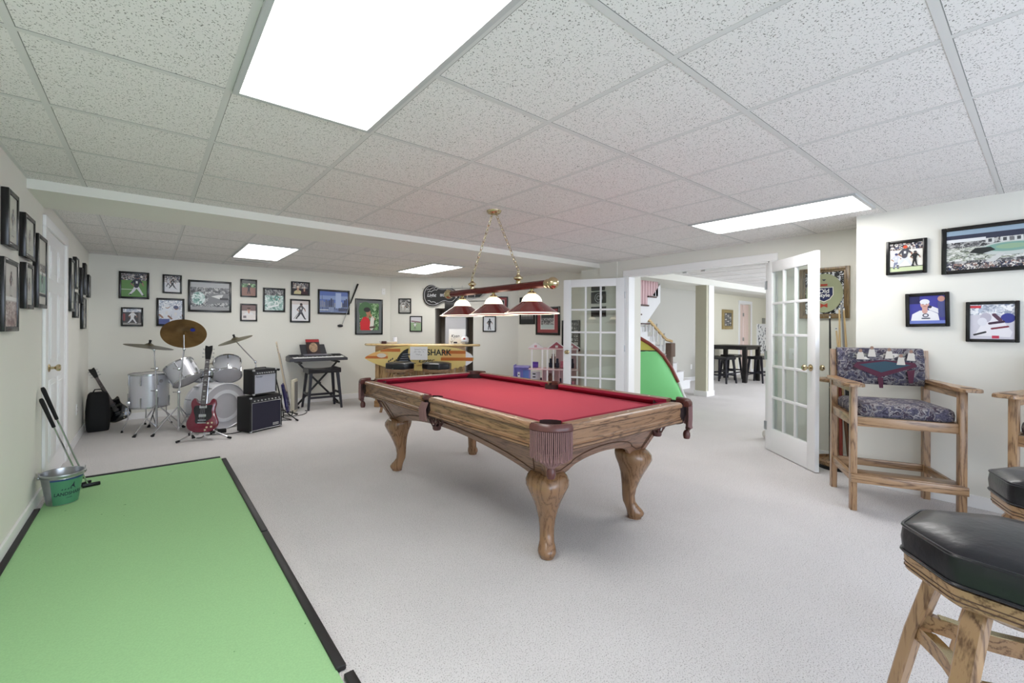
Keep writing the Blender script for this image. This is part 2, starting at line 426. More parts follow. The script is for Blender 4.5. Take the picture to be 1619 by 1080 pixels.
def french_door(name, hinge, free, width=0.84, height=1.985):
    """glazed door, local x from hinge to free edge"""
    ang = atan2(free[1] - hinge[1], free[0] - hinge[0])
    t = thing(name, None, None, (hinge[0], hinge[1], 0.008), ang, kind='structure')
    W, Hh, T = width, height, 0.036
    m = MB(DOORW); st, top, bot = 0.112, 0.11, 0.235
    m.bb(0, st, -T/2, T/2, 0, Hh, 0.002); m.bb(W - st, W, -T/2, T/2, 0, Hh, 0.002)
    m.bb(st, W - st, -T/2, T/2, 0, bot, 0.002); m.bb(st, W - st, -T/2, T/2, Hh - top, Hh, 0.002)
    iw = (W - 2*st) / 3; ih = (Hh - top - bot) / 5
    for k in (1, 2): m.bb(st + iw*k - 0.013, st + iw*k + 0.013, -T/2 + 0.004, T/2 - 0.004, bot, Hh - top, 0.004)
    for k in range(1, 5): m.bb(st, W - st, -T/2 + 0.004, T/2 - 0.004, bot + ih*k - 0.013, bot + ih*k + 0.013, 0.004)
    m.build('frame', t)
    MB(GLASS).bb(st - 0.004, W - st + 0.004, -0.002, 0.002, bot, Hh - top).build('glass', t, False)
    for sg in (-1, 1):
        k = MB(BRASS); M = Matrix.Rotation(sg * -pi/2, 3, 'X')
        k.lathe([(0, 0), (0.03, 0), (0.032, 0.004), (0.026, 0.009), (0.011, 0.012), (0.010, 0.035), (0.016, 0.040), (0.026, 0.050), (0.028, 0.060), (0.022, 0.070), (0, 0.073)], (W - 0.06, sg * T/2, 0.93), 24, M)
        k.build('door_knob', t, label='round brass door knob')
    for z in (0.25, 1.0, 1.75):
        h = MB(STEEL); h.cyl((-0.006, -T/2 - 0.004, z - 0.045), (-0.006, -T/2 - 0.004, z + 0.045), 0.006, n=10); h.bb(-0.004, 0.03, -T/2 - 0.003, -T/2, z - 0.045, z + 0.045)
        h.build('hinge', t)
    return t
french_door('door_2', (5.275, 1.85), (4.735, 1.265), 0.80)
french_door('door_3', (5.262, 3.62), (4.88, 4.37), 0.86, 1.99)

# white door in the left wall, half hidden by its casing
t = thing('door_1', None, None, (XL, 4.72, 0), 0, kind='structure')
m = MB(TRIM); m.bb(0, 0.02, -0.12, -0.03, 0, 2.04, 0.004); m.bb(0, 0.02, 0.93, 1.02, 0, 2.04, 0.004); m.bb(0, 0.02, -0.12, 1.02, 2.04, 2.12, 0.004)
m.bb(0, 0.012, -0.03, 0, 0, 2.04); m.bb(0, 0.012, 0.9, 0.93, 0, 2.04); m.build('casing', t)
m = MB(DOORW); m.bb(0, 0.008, 0, 0.9, 0.01, 2.03)
for (y0, y1) in ((0.1, 0.41), (0.49, 0.80)):
    for (z0, z1) in ((0.2, 0.85), (0.98, 1.55), (1.66, 1.92)):
        m.bb(0.007, 0.012, y0, y1, z0, z1, 0.004); m.bb(0.010, 0.016, y0 + 0.04, y1 - 0.04, z0 + 0.04, z1 - 0.04, 0.003)
m.build('door_leaf', t)
k = MB(BRASS); k.lathe([(0, 0), (0.03, 0), (0.032, 0.004), (0.026, 0.009), (0.011, 0.012), (0.010, 0.035), (0.016, 0.040), (0.026, 0.050), (0.028, 0.060), (0.022, 0.070), (0, 0.073)], (0.008, 0.09, 0.95), 24, Matrix.Rotation(pi/2, 3, 'Y'))
k.build('door_knob', t, label='round brass door knob')

# ------------------------------------------------ far room beyond the french doors
m = MB(WALLFAR); m.bb(8.9, 13.5, 5.45, 5.57, 0, CZ); m.bb(14.25, 16.6, 5.45, 5.57, 0, CZ); m.bb(13.5, 14.25, 5.45, 5.57, 2.03, CZ)
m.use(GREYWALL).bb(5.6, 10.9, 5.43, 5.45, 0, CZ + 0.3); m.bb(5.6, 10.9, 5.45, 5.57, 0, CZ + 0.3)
structure('wall_far_room', m)
m = MB(WALLFAR); m.bb(16.6, 16.72, -0.2, 5.57, 0, CZ); structure('wall_far_end', m)
m = MB(WALLFAR); m.bb(5.42, 8.0, -0.2, -0.08, 0, CZ); m.bb(13.0, 16.7, -0.2, -0.08, 0, CZ); m.bb(8.0, 13.0, -0.2, -0.08, 2.1, CZ); m.bb(8, 13, -0.2, -0.08, 0, 0.4); m.bb(5.42, 5.54, -0.2, 0.9, 0, CZ)
structure('wall_far_near', m)
m = MB(TRIM); m.bb(10.9, 13.42, 5.435, 5.45, 0, 0.10, 0.003); m.bb(14.33, 16.6, 5.435, 5.45, 0, 0.10, 0.003); m.bb(9.9, 10.9, 5.415, 5.43, 0, 0.10, 0.003); structure('baseboard_far', m)
m = MB(TRIM); m.bb(10.9, 11.02, 5.40, 5.45, 0, 2.17, 0.004); structure('trim_4', m)
structure('trim_5', MB(WALL).bb(5.42, 16.6, 4.0, 4.3, 2.13, CZ))                      # beam of the far room
m = MB(mat('column shaded tone', (196, 193, 174), 0.85, spec=0.2)).bb(8.43, 8.70, 3.99, 4.20, 0, 2.13)  # shade of the left face put into the column's colour
m.use(TRIM).bb(8.41, 8.72, 3.965, 4.22, 0, 0.10, 0.004); m.bb(8.50, 8.705, 3.975, 3.992, 0.1, 2.13); structure('trim_6', m)  # base moulding, then a white plate painting in the lit side
m = MB(TRIM); m.bb(13.42, 13.5, 5.43, 5.46, 0, 2.03, 0.004); m.bb(14.25, 14.33, 5.43, 5.46, 0, 2.03, 0.004); m.bb(13.42, 14.33, 5.43, 5.46, 2.03, 2.12, 0.004); structure('trim_7', m)
t = thing('door_4', None, None, (13.5, 5.5, 0), 0, kind='structure')
PINKD = mat('pinkish door', (236, 212, 202), 0.5)
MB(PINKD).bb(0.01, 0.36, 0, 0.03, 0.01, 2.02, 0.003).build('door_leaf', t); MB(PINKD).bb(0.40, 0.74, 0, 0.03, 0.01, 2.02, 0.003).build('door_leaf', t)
for z in (0.35, 1.0, 1.72): MB(STEEL).bb(0.34, 0.42, -0.012, -0.001, z - 0.05, z + 0.05, 0.003).build('hinge', t)

# ------------------------------------------------ ceiling light panels
def light_panel(x0, x1, y0, y1, label, grp='fluorescent ceiling panels'):
    t = thing('ceiling_light', label, 'ceiling light', ((x0+x1)/2, (y0+y1)/2, CZ), 0, grp)
    hx, hy = (x1-x0)/2, (y1-y0)/2; m = MB(mat('fixture frame', (190, 192, 192), 0.4))
    for a in (-1, 1):
        m.bb(a*hx - a*0.0, a*(hx-0.022), -hy, hy, -0.014, 0); m.bb(-hx + 0.022, hx - 0.022, a*hy, a*(hy-0.022), -0.014, 0)
    m.build('frame', t, False)
    MB(DIFF).bb(-hx + 0.022, hx - 0.022, -hy + 0.022, hy - 0.022, -0.009, -0.001).build('diffuser', t, False)
light_panel(0.264, 0.850, 0.834, 2.030, 'large glowing ceiling light panel nearest, at the top of the view')
light_panel(3.929, 4.516, 0.834, 2.030, 'glowing ceiling light panel near the right french door')
light_panel(0.874, 1.461, 5.562, 6.760, 'glowing ceiling light panel above the drum kit')
light_panel(3.318, 3.905, 5.562, 6.760, 'glowing ceiling light panel above the surfboard bar')
light_panel(7.6, 8.2, 0.9, 2.1, 'ceiling light panel of the far room, left', 'ceiling panels of the far room')
light_panel(11.2, 11.8, 1.9, 3.1, 'ceiling light panel of the far room, right', 'ceiling panels of the far room')
# slot vent behind the drum kit light
m = MB(mat('vent grey', (120, 120, 116), 0.6)); m.bb(0.95, 1.4, 7.05, 7.09, CZ - 0.008, CZ)
m.use(TEE).bb(0.93, 1.42, 7.02, 7.05, CZ - 0.010, CZ); m.bb(0.93, 1.42, 7.09, 7.12, CZ - 0.010, CZ)
tag(m.build('ceiling_vent', None, False), 'narrow slot vent in the ceiling beside the panel over the drums', 'vent')
# switches and outlets
def plate(loc, rz, label, cat='light switch', nm='light_switch'):
    t = thing(nm, label, cat, loc, rz)
    MB(TRIM).bb(-0.036, 0.036, -0.006, 0, -0.058, 0.058, 0.003).build('plate', t)
    m = MB(mat('toggle', (225, 225, 222), 0.4))
    if nm == 'light_switch': m.bb(-0.006, 0.006, -0.016, -0.005, -0.012, 0.012, 0.002).build('toggle', t)
    else:
        for z in (-0.022, 0.022): m.bb(-0.016, 0.016, -0.008, -0.005, z - 0.014, z + 0.014, 0.003)
        m.use(BLACK)
        for z in (-0.022, 0.022):
            for x in (-0.006, 0.006): m.bb(x - 0.0015, x + 0.0015, -0.009, -0.0075, z - 0.005, z + 0.005)
        m.build('socket', t)
plate((3.62 - 0.10, YB, 1.97), 0, 'white blank plate high on the wall above the red shirt picture')
plate((XL, 6.55, 0.36), pi/2, 'white outlet low on the left wall near the corner', 'outlet', 'wall_outlet')
plate((10.7, 5.43, 0.35), 0, 'white outlet low on the far room wall by the stairs', 'outlet', 'wall_outlet')
plate((XR, 1.62, 1.03), -pi/2, 'white switch plate behind the right french door')

# ------------------------------------------------ staircase in the far room
t = thing('staircase', 'white staircase with wooden rail beyond the french doors', 'stairs', (9.35, 4.75, 0))
m = MB(WHITEP); WHT = mat('stair white', (232, 232, 234), 0.5); m = MB(WHT)
R_, T_ = 0.19, 0.275; N = 7
poly = [(0, 0)]
for k in range(N): poly += [(-T_*k, R_*(k+1)), (-T_*(k+1), R_*(k+1))]
poly += [(-T_*N, 0)]
m.prism(poly, 0.02, 0.66, 'XZ').build('steps', t, False)
m = MB(CARPET)
for k in range(N): m.bb(-T_*(k+1), -T_*k + 0.025, 0.01, 0.65, R_*(k+1) - 0.005, R_*(k+1) + 0.014, 0.006)
m.build('carpet_runner', t)
m = MB(WHT); m.prism([(0.75, 0), (0.75, 0.12), (-T_*N, R_*N + 0.62), (-T_*N, R_*N)], 0.655, 0.675, 'XZ'); m.build('skirt_board', t, False)
rl = MB(wood('rail wood', (214, 184, 132), (180, 140, 90), 'X'))
rl.bar((-1.05, -0.02, 1.07), (-2.2, -0.02, 1.78), 0.05, 0.055, bev=0.015); rl.bar((-0.82, -0.02, 1.03), (-1.06, -0.02, 1.075), 0.05, 0.055, bev=0.015)
rl.build('handrail', t, label='pale wooden handrail')
nw = MB(mat('newel brown', (118, 96, 84), 0.5)); nw.box((-0.90, -0.03, 0.86), (0.16, 0.13, 0.28), bev=0.01); nw.box((-0.92, -0.03, 0.46), (0.09, 0.09, 0.92), bev=0.01)
nw.build('newel_post', t, label='brown boxed newel post')
for k in range(8):
    x = -1.12 - 0.135 * k
    step = R_ * (int(-x / T_) + 1); top = 1.07 + (-1.05 - x) * 0.617
    b = MB(WHT); b.tube([(x, -0.02, step - 0.1), (x, -0.02, step + 0.25), (x, -0.02, top)], [0.018, 0.012, 0.010], 8); b.build('baluster', t)
# upper flight, seen side on above the lower one
t = thing('staircase', 'upper stair flight with pink slatted balustrade under the ceiling', 'stairs', (7.0, 4.6, 1.36))
m = MB(WHT); m.prism([(0, 0), (0.34, 0.0), (0.86, 0.44), (0.86, 0.80), (0.55, 0.53), (0.42, 0.53), (0.42, 0.36), (0.16, 0.36), (0.16, 0.19), (0, 0.19)], 0, 0.5, 'XZ')
m.build('stringer', t, False)
m = MB(mat('dark tread', (78, 52, 46), 0.4))
for (x, z) in ((-0.1, 0.19), (0.13, 0.36), (0.39, 0.53), (0.16, 0.02)): m.bb(x + 0.02, x + 0.30, -0.03, 0.3, z - 0.012, z + 0.014, 0.004)
m.build('treads', t, label='dark wooden treads')
for k in range(9):
    x = -0.02 + 0.09 * k; z = 0.21 if x < 0.13 else (0.38 if x < 0.40 else 0.55)
    MB(mat('pink slat', (214, 180, 184), 0.6)).bb(x, x + 0.078, 0.0, 0.02, z, CZ - 1.36, 0.003).build('slat', t)
# ================================================================== projector used to read positions off the survey of the room
_yaw = rad(37.486); _rl = rad(0.28175)
_F = Vector((sin(_yaw), cos(_yaw), 0)); _R = Vector((cos(_yaw), -sin(_yaw), 0))
def at(px, py, X=None, Y=None, Z=None, D=None):
    dx = px - 763.7; dy = 519.29 - py
    ux = cos(_rl)*dx - sin(_rl)*dy; uy = sin(_rl)*dx + cos(_rl)*dy
    r = _F * 687.4 + _R * ux + Vector((0, 0, uy))
    if X is not None: k = X / r.x
    elif Y is not None: k = Y / r.y
    elif Z is not None: k = (Z - 1.28) / r.z
    else: k = D / 687.4
    return r * k + Vector((0, 0, 1.28))

# ================================================================== POOL TABLE
TX, TY = 2.200, 2.65
HX, HY = 0.682, 1.21
pt = thing('pool_table', 'oak pool table with red felt and fringed leather pockets', 'pool table', (TX, TY, 0))
# cabinet: four sloping panels with arched lower edges
ZT, ZB = 0.675, 0.44
def hx(z): return 0.45 + (0.56 - 0.44) * (z - ZB) / (ZT - ZB)
def hy(z): return 0.96 + (1.06 - 0.96) * (z - ZB) / (ZT - ZB)
def zb_long(u):
    a = abs(u)
    if a > 0.86: return 0.44
    return 0.44 + 0.125 * (cos(a / 0.86 * pi/2)) ** 0.75
def zb_end(u):
    a = abs(u)
    if a > 0.78: return 0.44 + 0.0 * a
    if a > 0.60: return 0.44 + 0.035 * (0.78 - a) / 0.18
    return 0.475 + 0.065 * cos(a / 0.60 * pi/2) ** 0.6
def panel(name, axis, sgn, zb, ax):
    m = MB(TOAK2(ax)); n = 48
    def P(u, z, o):
        h = hy(z) if axis == 'x' else hx(z)
        e = (hx(z) if axis == 'x' else hy(z)) - o
        return (sgn * e, u * h, z) if axis == 'x' else (u * h, sgn * e, z)
    vs = []; fs = []
    K = 5
    for i in range(n + 1):
        u = -1 + 2 * i / n; b = zb(u)
        for k in range(K):
            z = b + (ZT - b) * k / (K - 1)
            vs.append(P(u, z, 0)); 
        for k in range(K):
            z = b + (ZT - b) * k / (K - 1)
            vs.append(P(u, z, 0.022))
    W2 = 2 * K
    for i in range(n):
        a = i * W2; c = (i + 1) * W2
        for k in range(K - 1):
            fs.append([a + k, c + k, c + k + 1, a + k + 1]); fs.append([a + K + k, a + K + k + 1, c + K + k + 1, c + K + k])
        fs.append([a, a + K, c + K, c])
    m.add(vs, fs)
    o = m.build(name, pt, True, 30)
    # raised bead following the arch, and the slanting ends of the raised field
    g = MB(mat('oak groove', (78, 52, 36), 0.5))
    pts = [P(-0.9 + 1.8 * i / 60, zb(-0.9 + 1.8 * i / 60) + 0.045, -0.001) for i in range(61)]
    pts = [P(-0.9, ZT - 0.02, -0.001)] + pts + [P(0.9, ZT - 0.02, -0.001)]
    g.tube(pts, 0.0035, 6); g2 = g.build('field_moulding', pt)
    return o
panel('cabinet_panel', 'x', -1, zb_long, 'Y'); panel('cabinet_panel', 'x', 1, zb_long, 'Y')
panel('cabinet_panel', 'y', -1, zb_end, 'X'); panel('cabinet_panel', 'y', 1, zb_end, 'X')
for sx in (-1, 1):
    for sy in (-1, 1):
        m = MB(TOAK2('Z')); rings = []
        for z in (0.432, 0.44, ZT):
            e = 0.034; a = 0.012
            cx_, cy_ = sx * hx(z), sy * hy(z)
            rings.append([(cx_ + sx*a, cy_ + sy*a*0.2, z), (cx_ + sx*a*0.2, cy_ + sy*a, z), (cx_ - sx*e, cy_ + sy*a*0.6, z), (cx_ - sx*e, cy_ - sy*e, z), (cx_ + sx*a*0.6, cy_ - sy*e, z)])
        m.loft(rings).build('corner_post', pt, False)
# bed and apron
MB(TOAK('Y')).bb(-0.62, 0.62, -1.11, 1.11, 0.665, 0.69).build('subframe', pt, False)
MB(CLOTH).bb(-0.60, 0.60, -1.09, 1.09, 0.735, 0.757).build('felt_bed', pt, False)
RP = [(-0.075, 0.803), (-0.02, 0.806), (-0.006, 0.800), (0.0, 0.790), (-0.002, 0.776), (-0.010, 0.772), (-0.014, 0.766), (-0.012, 0.745), (-0.016, 0.715), (-0.010, 0.708), (-0.010, 0.700), (-0.002, 0.696), (0.002, 0.686), (-0.006, 0.676), (-0.022, 0.670), (-0.04, 0.670), (-0.05, 0.74), (-0.075, 0.75)]
CP = [(-0.074, 0.802), (-0.075, 0.752), (-0.118, 0.776), (-0.128, 0.790), (-0.124, 0.797), (-0.10, 0.801)]
def rail(axis, sgn, a, b):
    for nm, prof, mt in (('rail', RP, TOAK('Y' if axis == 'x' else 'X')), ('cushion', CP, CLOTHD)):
        e = 0.045 if nm == 'cushion' else 0.0
        rings = []
        for s, mit in ((a, 1), (b, -1)):
            ring = []
            for (o, z) in prof:
                t = s + (mit * e if nm == 'rail' else mit * max(0, (-o - 0.075)) * 1.0)
                h = (HX if axis == 'x' else HY) + o
                ring.append((sgn * h, t, z) if axis == 'x' else (t, sgn * h, z))
            rings.append(ring)
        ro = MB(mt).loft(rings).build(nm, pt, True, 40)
        if nm == 'rail':
            g = MB(mat('oak groove', (78, 52, 36), 0.5))
            for o, z in ((0.0015, 0.698), (-0.002, 0.681), (-0.004, 0.774)):
                h = (HX if axis == 'x' else HY) + o
                g.tube([(sgn*h, a, z), (sgn*h, b, z)] if axis == 'x' else [(a, sgn*h, z), (b, sgn*h, z)], 0.0022, 5)
            g.build('groove', ro)
PC = 0.155
for sg in (-1, 1):
    rail('x', sg, -HY + PC, -0.062); rail('x', sg, 0.062, HY - PC)
    rail('y', sg, -HX + PC, HX - PC)
# diamond sights
m = MB(mat('sight pearl', (225, 215, 190), 0.3))
for sg in (-1, 1):
    for k in (1, 2, 3, 5, 6, 7):
        y = -HY + 2 * HY * k / 8; m.cyl((sg * (HX - 0.045), y, 0.80), (sg * (HX - 0.045), y, 0.8062), 0.006, n=8)
    for k in (1, 2, 3): x = -HX + 2 * HX * k / 4; m.cyl((x, sg * (HY - 0.045), 0.80), (x, sg * (HY - 0.045), 0.8062), 0.006, n=8)
m.build('sights', pt)
FRINGE = mat('plum fringe', (138, 104, 102), 0.8, bump=(500, 0.8))
NETM = mat('leather net', (86, 52, 48), 0.5)
rnd = random.Random(3)
def pocket(cx_, cy_, ang, corner):
    """ang: outward direction"""
    p = thing_child('pocket', pt, (cx_, cy_, 0), ang)
    if corner: R0, R1, span, off = 0.098, 0.140, 1.75, 0.02
    else: R0, R1, span, off = 0.062, 0.088, 1.35, -0.015
    m = MB(PLUM); rings = []
    n = 20
    for i in range(n + 1):
        a = -span/1.0 * 0.5 * (1) + span * i / n if not corner else -span/2 + span * i / n
        a = a * (1.0 if corner else 1.15)
        ring = []
        for (r, z) in ((R0, 0.780), (R0, 0.806), (R0 + 0.008, 0.814), (R1 - 0.012, 0.816), (R1 - 0.003, 0.804), (R1, 0.792), (R1, 0.784), (R1 - 0.006, 0.778), (R0 + 0.01, 0.776)):
            ring.append((off + r * cos(a) - (0.02 if corner else 0.03), r * sin(a), z))
        rings.append(ring)
    m.loft(rings); m.build('pocket_iron', p)
    m = MB(mat('pocket dark', (40, 22, 22), 0.8))
    k = R0 + 0.004
    m.lathe([(k, 0.795), (k, 0.72), (k * 0.8, 0.66), (0.0, 0.64)], (off - 0.02, 0, 0), 20); m.build('pocket_liner', p)
    fr = MB(FRINGE)
    if corner:
        nst = 24; sp = span * 0.96
        for i in range(nst):
            a = -sp/2 + sp * i / (nst - 1); r = R1 - 0.004
            L = 0.115 + 0.02 * cos(a * 1.9) + rnd.uniform(-0.005, 0.005)
            x, y = off - 0.02 + r * cos(a), r * sin(a)
            fr.tube([(x, y, 0.780), (x + 0.001, y + rnd.uniform(-.001, .001), 0.70), (x - 0.002, y + rnd.uniform(-.002, .002), 0.762 - L)], 0.0037, 6)
        for i in range(7):
            a = (-3 + i) * 0.13
            x, y = off - 0.02 + (R1 - 0.012) * cos(a), (R1 - 0.012) * sin(a)
            fr.tube([(x, y, 0.66), (x + 0.008, y * 1.0, 0.635), (x - 0.004, y * 0.5, 0.615), (off - 0.02 + R1 - 0.02, y * 0.2, 0.605)], 0.006, 6)
        fr.build('fringe', p)
        t = MB(PLUM); t.lathe([(0, 0.552), (0.018, 0.552), (0.023, 0.57), (0.022, 0.59), (0.012, 0.608), (0, 0.612)], (off - 0.03 + R1 - 0.02, 0, 0), 16)
        t.build('tassel_end', p)
    else:
        for i in range(7):
            y = (-3 + i) * 0.011; x = off - 0.03 + R1 + 0.004
            fr.tube([(x - abs(y) * .3, y, 0.765), (x + 0.012, y * 1.2, 0.72), (x + 0.004, y * 1.4 + rnd.uniform(-.006, .006), 0.66 - rnd.uniform(0, .03))], 0.0065, 6)
        fr.build('fringe', p)
    # woven leather net hanging under the table edge
    nt_ = MB(NETM); c0 = (off - (0.10 if corner else 0.045), 0)
    zt, zbm = (0.69, 0.585) if not corner else (0.70, 0.59)
    rt, rbm = (0.058, 0.030)
    for i in range(8):
        for d in (-1, 1):
            pts = []
            for k in range(7):
                u = k / 6; a = 2*pi*i/8 + d * u * 0.9; r = rt + (rbm - rt) * u + 0.012 * sin(pi*u)
                pts.append((c0[0] + r*cos(a), c0[1] + r*sin(a), zt + (zbm - zt) * u))
            nt_.tube(pts, 0.0045, 5)
    nt_.lathe([(0.0, zbm - 0.028), (0.024, zbm - 0.028), (0.030, zbm - 0.02), (0.032, zbm + 0.004), (0.0, zbm + 0.006)], (c0[0], 0, 0), 14)
    nt_.build('net', p)
def thing_child(name, parent, loc, rz=0):
    o = bpy.data.objects.new(name, None); COL.objects.link(o); o.parent = parent; o.location = loc; o.rotation_euler = (0, 0, rz); return o
q = 0.112
for sx in (-1, 1):
    for sy in (-1, 1):
        pocket(sx * (HX - q), sy * (HY - q), atan2(sy, sx), True)
pocket(-HX + 0.045, 0, pi, False); pocket(HX - 0.045, 0, 0, False)
# cabriole legs
def leg(sx, sy):
    bx, by = sx * (hx(0.44) - 0.045), sy * (hy(0.44) - 0.045); d = Vector((sx, sy, 0)).normalized()
    prof = [(0.472, 0.000, 0.092), (0.455, 0.004, 0.108), (0.43, 0.014, 0.118), (0.40, 0.020, 0.116), (0.36, 0.018, 0.098), (0.31, 0.010, 0.077), (0.26, 0.000, 0.061), (0.20, -0.010, 0.047), (0.15, -0.014, 0.041), (0.11, -0.010, 0.040), (0.08, 0.004, 0.044), (0.055, 0.020, 0.052), (0.035, 0.028, 0.056), (0.018, 0.026, 0.052), (0.012, 0.024, 0.046), (0.0, 0.022, 0.044)]
    rings = []; n = 28
    for z, o, r in prof:
        ring = []
        for i in range(n):
            a = 2*pi*i/n; ca, sa = cos(a), sin(a)
            k = 1 + 0.10 * abs(cos(2*a)) ** 3 * (1 if z > 0.1 else 0)       # softly squared knee
            u = r * ca * (1.15 if (z < 0.10 and ca > 0) else 1.0)
            v = r * sa
            p = Vector((bx, by, z)) + d * (o + u * k * 0.94) + Vector((-d.y, d.x, 0)) * v * k * 0.94
            ring.append(p)
        rings.append(ring)
    MB(LEGOAK()).loft(rings).build('leg', pt, True, 60)
for sx in (-1, 1):
    for sy in (-1, 1): leg(sx, sy)

# ================================================================== BILLIARD LAMP
LX = 2.24
bl = thing('billiard_lamp', 'brass and burgundy three shade lamp hanging over the pool table', 'lamp', (LX, 2.78, CZ))
m = MB(BRASS); m.lathe([(0, -0.03), (0.025, -0.03), (0.05, -0.022), (0.058, -0.012), (0.062, 0.0), (0, 0)], n=32)
for a in (-1, 1): m.tube([(0, a*0.02, -0.028), (0, a*0.03, -0.045), (0, a*0.04, -0.035)], 0.004, 6)
m.build('canopy', bl)
zbar = 1.60 - CZ
m = MB(mat('burgundy metal', (96, 34, 30), 0.25, 0.35)); m.cyl((0, -0.64, zbar), (0, 0.66, zbar), 0.028, n=24); m.build('crossbar', bl)
for y in (-0.66, 0.68):
    m = MB(BRASS); m.ball((0, y, zbar), 0.043, 20); m.lathe([(0.03, -0.02), (0.034, 0), (0.03, 0.02)], (0, y - 0.045 * (1 if y > 0 else -1), zbar), 20, Matrix.Rotation(pi/2, 3, 'X')); m.build('end_ball', bl)
for a, y in ((-1, -0.30), (1, 0.30)):
    m = MB(BRASS); m.lathe([(0, 0.0), (0.018, 0.0), (0.02, 0.02), (0.012, 0.025), (0.034, 0.04), (0.036, 0.05), (0.020, 0.062), (0.010, 0.075), (0.012, 0.085), (0, 0.09)], (0, y, zbar + 0.02), 20)
    m.tube([(0, y + 0.012 * cos(t), zbar + 0.118 + 0.012 * sin(t)) for t in [2*pi*i/12 for i in range(12)]], 0.003, 6, closed=True); m.build('hanger_knob', bl)
    # chain of oval links from the canopy to the knob
    p0 = Vector((0, a*0.035, -0.045)); p1 = Vector((0, y, zbar + 0.128)); d = (p1 - p0); L = d.length; d.normalize(); nlk = int(L / 0.034)
    ch = MB(BRASS); u0 = Vector((1, 0, 0)); v0 = d.cross(u0).normalized()
    for i in range(nlk):
        c0 = p0 + d * (L * (i + 0.5) / nlk); side = u0 if i % 2 else v0
        ch.tube([c0 + d * (0.023 * cos(t)) + side * (0.010 * sin(t)) for t in [2*pi*j/12 for j in range(12)]], 0.0024, 5, closed=True)
    ch.build('chain', bl)
SHW = mat('frosted shade glass', (250, 246, 235), 0.4, emit=((255, 240, 212), 2.2))
SHB = mat('burgundy glass', (104, 44, 44), 0.18, coat=0.5, emit=((120, 40, 30), 0.06))
for y in (-0.45, 0.0, 0.45):
    s = thing_child('shade', bl, (0, y, zbar))
    m = MB(BRASS); m.lathe([(0.0, -0.028), (0.016, -0.028), (0.012, -0.04), (0.030, -0.05), (0.034, -0.06), (0.028, -0.066), (0.03, -0.072), (0, -0.072)], n=20); m.build('shade_fitter', s)
    m = MB(SHW); m.lathe([(0.028, -0.066), (0.042, -0.070), (0.058, -0.083), (0.070, -0.102), (0.076, -0.122), (0.073, -0.122), (0.066, -0.102), (0.054, -0.085), (0.040, -0.074), (0.028, -0.070)], n=36); m.build('shade_dome', s, label='white glowing dome of the shade')
    m = MB(SHB); m.lathe([(0.076, -0.121), (0.086, -0.128), (0.140, -0.165), (0.198, -0.206), (0.195, -0.207), (0.137, -0.168), (0.084, -0.132), (0.073, -0.125)], n=40); m.build('shade_skirt', s, label='burgundy glass skirt of the shade')
    m = MB(mat('shade rim', (240, 225, 205), 0.2, emit=((255, 238, 214), 0.8))); m.lathe([(0.196, -0.203), (0.203, -0.205), (0.203, -0.210), (0.196, -0.210), (0.196, -0.203)], n=40); m.build('shade_rim', s)
    m = MB(mat('bulb', (255, 240, 214), 0.5, emit=((255, 243, 226), 90.0))); m.ball((0, 0, -0.125), 0.030, 12, (1, 1, 1.2)); m.build('bulb', s)
# ================================================================== PUTTING GREEN AND GOLF THINGS
GREEN = speckle('green foam', (158, 201, 148), (100, 146, 98), 26.0, 0.20, 0.225, rough=0.9, bump=0.05, extra=(140, 0.05))
pg = thing('putting_green', 'pale green indoor putting mat with black edge strips by the left wall', 'putting mat', (-0.01, 2.3, 0))
MB(GREEN).bb(-0.585, 0.565, -3.0, 2.605, 0.001, 0.012).build('mat', pg, False)
EDG = mat('black edge strip', (26, 24, 26), 0.5)
for (x0, x1, y0, y1) in ((0.562, 0.600, 0.66, 2.53), (0.562, 0.600, -0.70, 0.645), (0.575, 0.612, -3.0, -0.74), (-0.62, 0.56, 2.60, 2.628), (-0.622, -0.585, 0.86, 1.95), (-0.622, -0.585, -3.0, 0.83)):
    MB(EDG).bb(x0, x1, y0, y1, 0.001, 0.022, 0.004).build('edge_strip', pg)

bk = thing('bucket', 'galvanised bucket with green wrap and shark fin print by the left wall', 'bucket', (-0.495, 4.34, 0.012)); bk.scale = (0.79, 0.79, 0.93)
ZINC = mat('zinc', (186, 188, 190), 0.28, 0.9, noise=(12, 0.12))
H_ = 0.235
def rb(z): return 0.108 + (0.150 - 0.108) * z / H_
m = MB(ZINC); m.lathe([(0, 0.006), (rb(0) - 0.004, 0.006), (rb(H_) - 0.003, H_), (rb(H_) + 0.006, H_ + 0.002), (rb(H_) + 0.007, H_ - 0.008), (rb(H_ - .012), H_ - 0.012), (rb(0.0), 0.0), (0, 0)], n=48); m.build('pail', bk)
gw = MB(mat('green print', (88, 148, 116), 0.35, 0.2)); n = 30; vs = []; fs = []
a0, a1 = rad(-118), rad(-8)
for i in range(n + 1):
    a = a0 + (a1 - a0) * i / n
    for z in (0.004, H_ - 0.045): r = rb(z) + 0.0012; vs.append((r*cos(a), r*sin(a), z))
for i in range(n): fs.append([2*i, 2*i+2, 2*i+3, 2*i+1])
gw.add(vs, fs); gw.build('green_wrap', bk, label='green printed wrap')
m = MB(mat('blue band', (60, 82, 130), 0.35, 0.3)); m.lathe([(rb(H_-.045) + .0013, H_ - .045), (rb(H_-.030) + .0013, H_ - .030)], n=40, M=Matrix.Rotation(a0, 3, 'Z'), ang=a1 - a0); m.build('blue_band', bk, label='dark blue band')
